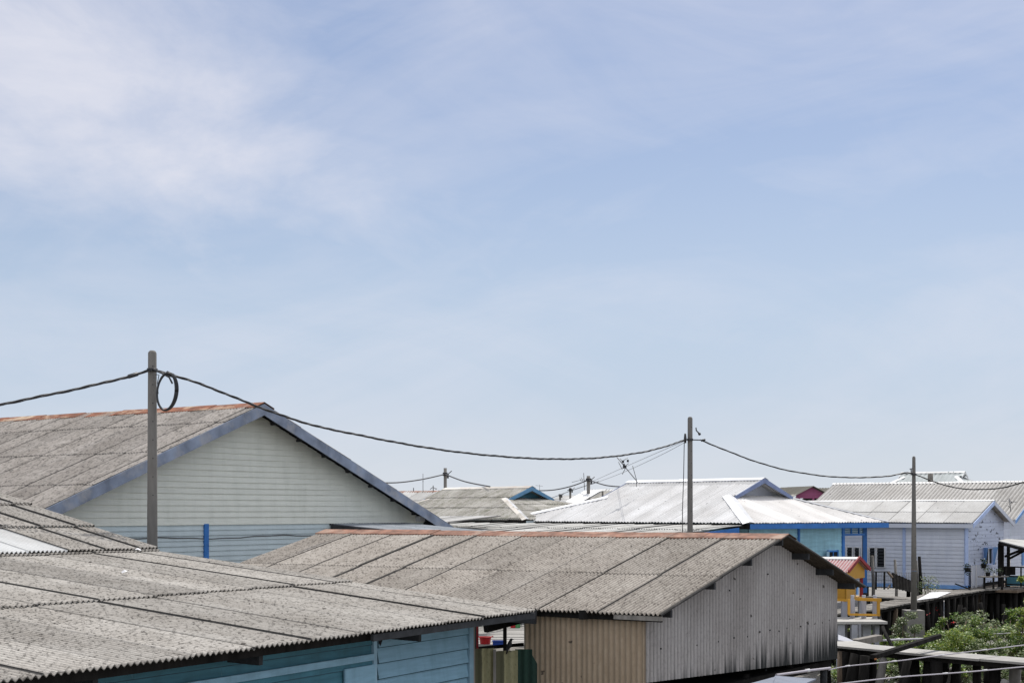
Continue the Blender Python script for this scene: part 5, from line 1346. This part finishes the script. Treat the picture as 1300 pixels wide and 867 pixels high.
bush(1080,865,38.5,.7,.9,2200,'low green bush at the foot of the shed stilts, leftmost','leaf')
bush(1140,850,42,.8,1.1,2600,'green bush under the fallen beam',lo=.1)
bush(1242,850,43,.9,1.1,2600,'pale bush under the right half of the nearest boardwalk','leaf_pale',lo=.1)
bush(1285,845,43.5,.8,1.2,2400,'green and pale bush between the two stubs at the right',lo=.1)
bush(1196,865,39,.7,.8,2400,'low green bush beside the rounded grey stub',lo=.1)
bush(1094,860,39.5,.8,.9,2600,'low green bush under the left end of the nearest boardwalk',lo=.1)
bush(1120,860,41,.8,.8,2400,'low bush behind the leaning pale stub','leaf_pale')
bush(1168,860,40,.8,.9,3000,'low pale bush left of the thick black piles','leaf_pale')
bush(1222,860,40,.9,.8,3000,'low pale bush right of the thick black piles','leaf_pale')
bush(1262,860,41,.9,.7,2400,'low pale scrub near the bottom right corner','leaf_pale')
bush(1300,860,41,.9,.8,2400,'low pale scrub in the bottom right corner','leaf_pale')
q=P(1179,748,57); root=thing('wall_shrub',V((q.x,q.y,FLOOR-.3)),'small wispy shrub at the foot of the lilac wall','shrub')
m=MB(); leafclump(m,q+U3*.15,.5,.3,.42,420,.09,shell=.1); m.build('foliage',M['leaf_pale'],root)
m=MB(); 
for k in range(5): m.tube([V((q.x,q.y,FLOOR-.9)),q+V((random.uniform(-.3,.3),0,random.uniform(.1,.5)))],.012,4)
m.build('stem',M['wood_mid'],root)
# low ground litter: leaves and sprigs
m=MB()
for i in range(15000):
    Y=random.uniform(38.5,60); x=P(random.uniform(1040,1340),0,Y).x
    if mnoise.noise(V((x*.5,Y*.4,3)))<-.15: continue
    leafclump(m,V((x,Y,.08)),.15,.15,.10,1,.12)
tag(m.build('ground_cover',M['leaf_pale']),'sprigs and fallen leaves scattered over the mud','ground cover',kind='stuff')
m=MB()
for (px,py,Y) in ((1210,790,46),(1207,791,46),(1212,789.5,46),(1190,774,55),(1188,772,55),(1178,780,50),(1192,779,52),(1260,795,44)):
    q=P(px,py,Y)
    leafclump(m,q,.05,.05,.04,4,.07)
tag(m.build('flowers',M['red'],org=P(1200,785,50)),'scattered red flowers and scraps among the bushes','flowers',kind='stuff')

# =========================================================== CAMERA
cam=bpy.data.cameras.new('camera'); co=bpy.data.objects.new('camera',cam); C.objects.link(co); scn.camera=co
co.location=(0,0,E); co.rotation_euler=(R(90),0,0)
cam.lens=50; cam.sensor_width=36; cam.shift_y=(648-433.5)/1300; cam.clip_end=5000; cam.clip_start=.1

# =========================================================== LIGHT
SKYTINT=(.98,.95,1.0); HAZE=(6.9,7.3,7.7); CLOUD=(7.9,7.9,8.6); FILL_VEIL=(10.6,10.8,11.5)
SUN_EL=R(60); sx,sy=.38,.925      # horizontal direction towards the sun
sd=V((sx*math.cos(SUN_EL),sy*math.cos(SUN_EL),math.sin(SUN_EL)))
sun=bpy.data.lights.new('sun','SUN'); sun.energy=3.8; sun.angle=R(.6); sun.color=(1,.955,.89)
so=bpy.data.objects.new('sun',sun); C.objects.link(so); so.rotation_euler=(-sd).to_track_quat('-Z','Y').to_euler(); so.location=(0,0,60)

w=bpy.data.worlds.new('World'); scn.world=w; w.use_nodes=True; nt=w.node_tree
bg=nt.nodes['Background']
sky=N(nt,'ShaderNodeTexSky'); sky.sky_type='NISHITA'; sky.sun_disc=False; sky.sun_elevation=SUN_EL
sky.sun_rotation=math.atan2(sx,sy); sky.air_density=1.0; sky.dust_density=1.2; sky.ozone_density=2.0; sky.altitude=10
tc=N(nt,'ShaderNodeTexCoord').outputs['Generated']
sp=N(nt,'ShaderNodeSeparateXYZ'); nt.links.new(tc,sp.inputs[0])
zc_=math_(nt,'ADD',math_(nt,'MAXIMUM',sp.outputs[2],0.0),.16)
ya_=math_(nt,'MAXIMUM',math_(nt,'ABSOLUTE',sp.outputs[1]),.15)
az=math_(nt,'DIVIDE',sp.outputs[0],ya_); el=math_(nt,'DIVIDE',sp.outputs[2],ya_)
cb=N(nt,'ShaderNodeCombineXYZ'); nt.links.new(az,cb.inputs[0]); nt.links.new(el,cb.inputs[1]); nt.links.new(math_(nt,'MULTIPLY',sp.outputs[1],2.0),cb.inputs[2])
def rot(vec,ang,sc,loc=(0,0,0)):
    a=N(nt,'ShaderNodeMapping'); a.inputs['Rotation'].default_value=(0,0,R(ang)); nt.links.new(vec,a.inputs[0])
    b_=N(nt,'ShaderNodeMapping'); b_.inputs['Scale'].default_value=sc; b_.inputs['Location'].default_value=loc; nt.links.new(a.outputs[0],b_.inputs[0]); return b_.outputs[0]
n1=noise(nt,rot(cb.outputs[0],-15,(2.2,8.5,1),(1.3,.4,0)),1.0,10,.58,.9)       # long feathered wisps rising to the right
n2=noise(nt,rot(cb.outputs[0],12,(5,14,1),(.2,2.4,0)),1.0,9,.62,1.2)           # finer combed streaks
n3_=noise(nt,rot(cb.outputs[0],8,(2.6,4.5,1),(2,1,0)),1.0,8,.6,.6)
# a bright bank of cirrus high on the left
dx=math_(nt,'ADD',az,.36); dz=math_(nt,'SUBTRACT',el,.335)
dz=math_(nt,'ADD',dz,math_(nt,'MULTIPLY',dx,.42))
dd_=math_(nt,'ADD',math_(nt,'MULTIPLY',math_(nt,'MULTIPLY',dx,dx),5.5),math_(nt,'MULTIPLY',math_(nt,'MULTIPLY',dz,dz),55))
bank=math_(nt,'ADD',math_(nt,'SUBTRACT',1.0,dd_),math_(nt,'MULTIPLY',math_(nt,'SUBTRACT',n3_,.5),2.6))
bank=ramp(nt,bank,.15,.85)
wisp=ramp(nt,math_(nt,'ADD',math_(nt,'MULTIPLY',n1,.7),math_(nt,'MULTIPLY',n2,.3)),.42,.70)
cf=math_(nt,'MAXIMUM',math_(nt,'MULTIPLY',bank,math_(nt,'ADD',math_(nt,'MULTIPLY',n2,.5),.5)),math_(nt,'MULTIPLY',wisp,.40))
base=mixc(nt,1,sky.outputs[0],SKYTINT,'MULTIPLY')
mb_=N(nt,'ShaderNodeMapRange'); mb_.interpolation_type='SMOOTHSTEP'; mb_.inputs['From Min'].default_value=.28; mb_.inputs['From Max'].default_value=.04; mb_.inputs['To Min'].default_value=.15; mb_.inputs['To Max'].default_value=.85
nt.links.new(sp.outputs[2],mb_.inputs[0])
base=mixc(nt,mb_.outputs[0],base,(5.4,6.4,7.9))
hz=N(nt,'ShaderNodeMapRange'); hz.interpolation_type='SMOOTHSTEP'; hz.inputs['From Min'].default_value=.10; hz.inputs['From Max'].default_value=-.02; hz.inputs['To Min'].default_value=0; hz.inputs['To Max'].default_value=.95
nt.links.new(sp.outputs[2],hz.inputs[0])
base=mixc(nt,hz.outputs[0],base,HAZE)
c=mixc(nt,cf,base,CLOUD)
# added bright fill, out of view overhead and behind the camera, lifting shaded walls
ov=N(nt,'ShaderNodeMapRange'); ov.interpolation_type='SMOOTHSTEP'; ov.inputs['From Min'].default_value=.36; ov.inputs['From Max'].default_value=.65
nt.links.new(sp.outputs[2],ov.inputs[0])
bk=N(nt,'ShaderNodeMapRange'); bk.interpolation_type='SMOOTHSTEP'; bk.inputs['From Min'].default_value=.3; bk.inputs['From Max'].default_value=-.4
nt.links.new(sp.outputs[1],bk.inputs[0])
of_=math_(nt,'MULTIPLY',math_(nt,'MAXIMUM',ov.outputs[0],bk.outputs[0]),math_(nt,'ADD',math_(nt,'MULTIPLY',n1,.5),.5))
c=mixc(nt,of_,c,FILL_VEIL)
nt.links.new(c,bg.inputs[0]); bg.inputs[1].default_value=.10

scn.render.engine='CYCLES'
scn.view_settings.view_transform='Standard'; scn.view_settings.look='None'; scn.view_settings.gamma=1; scn.view_settings.exposure=0.03
scn.view_settings.use_curve_mapping=False
scn.render.resolution_x=1024; scn.render.resolution_y=682
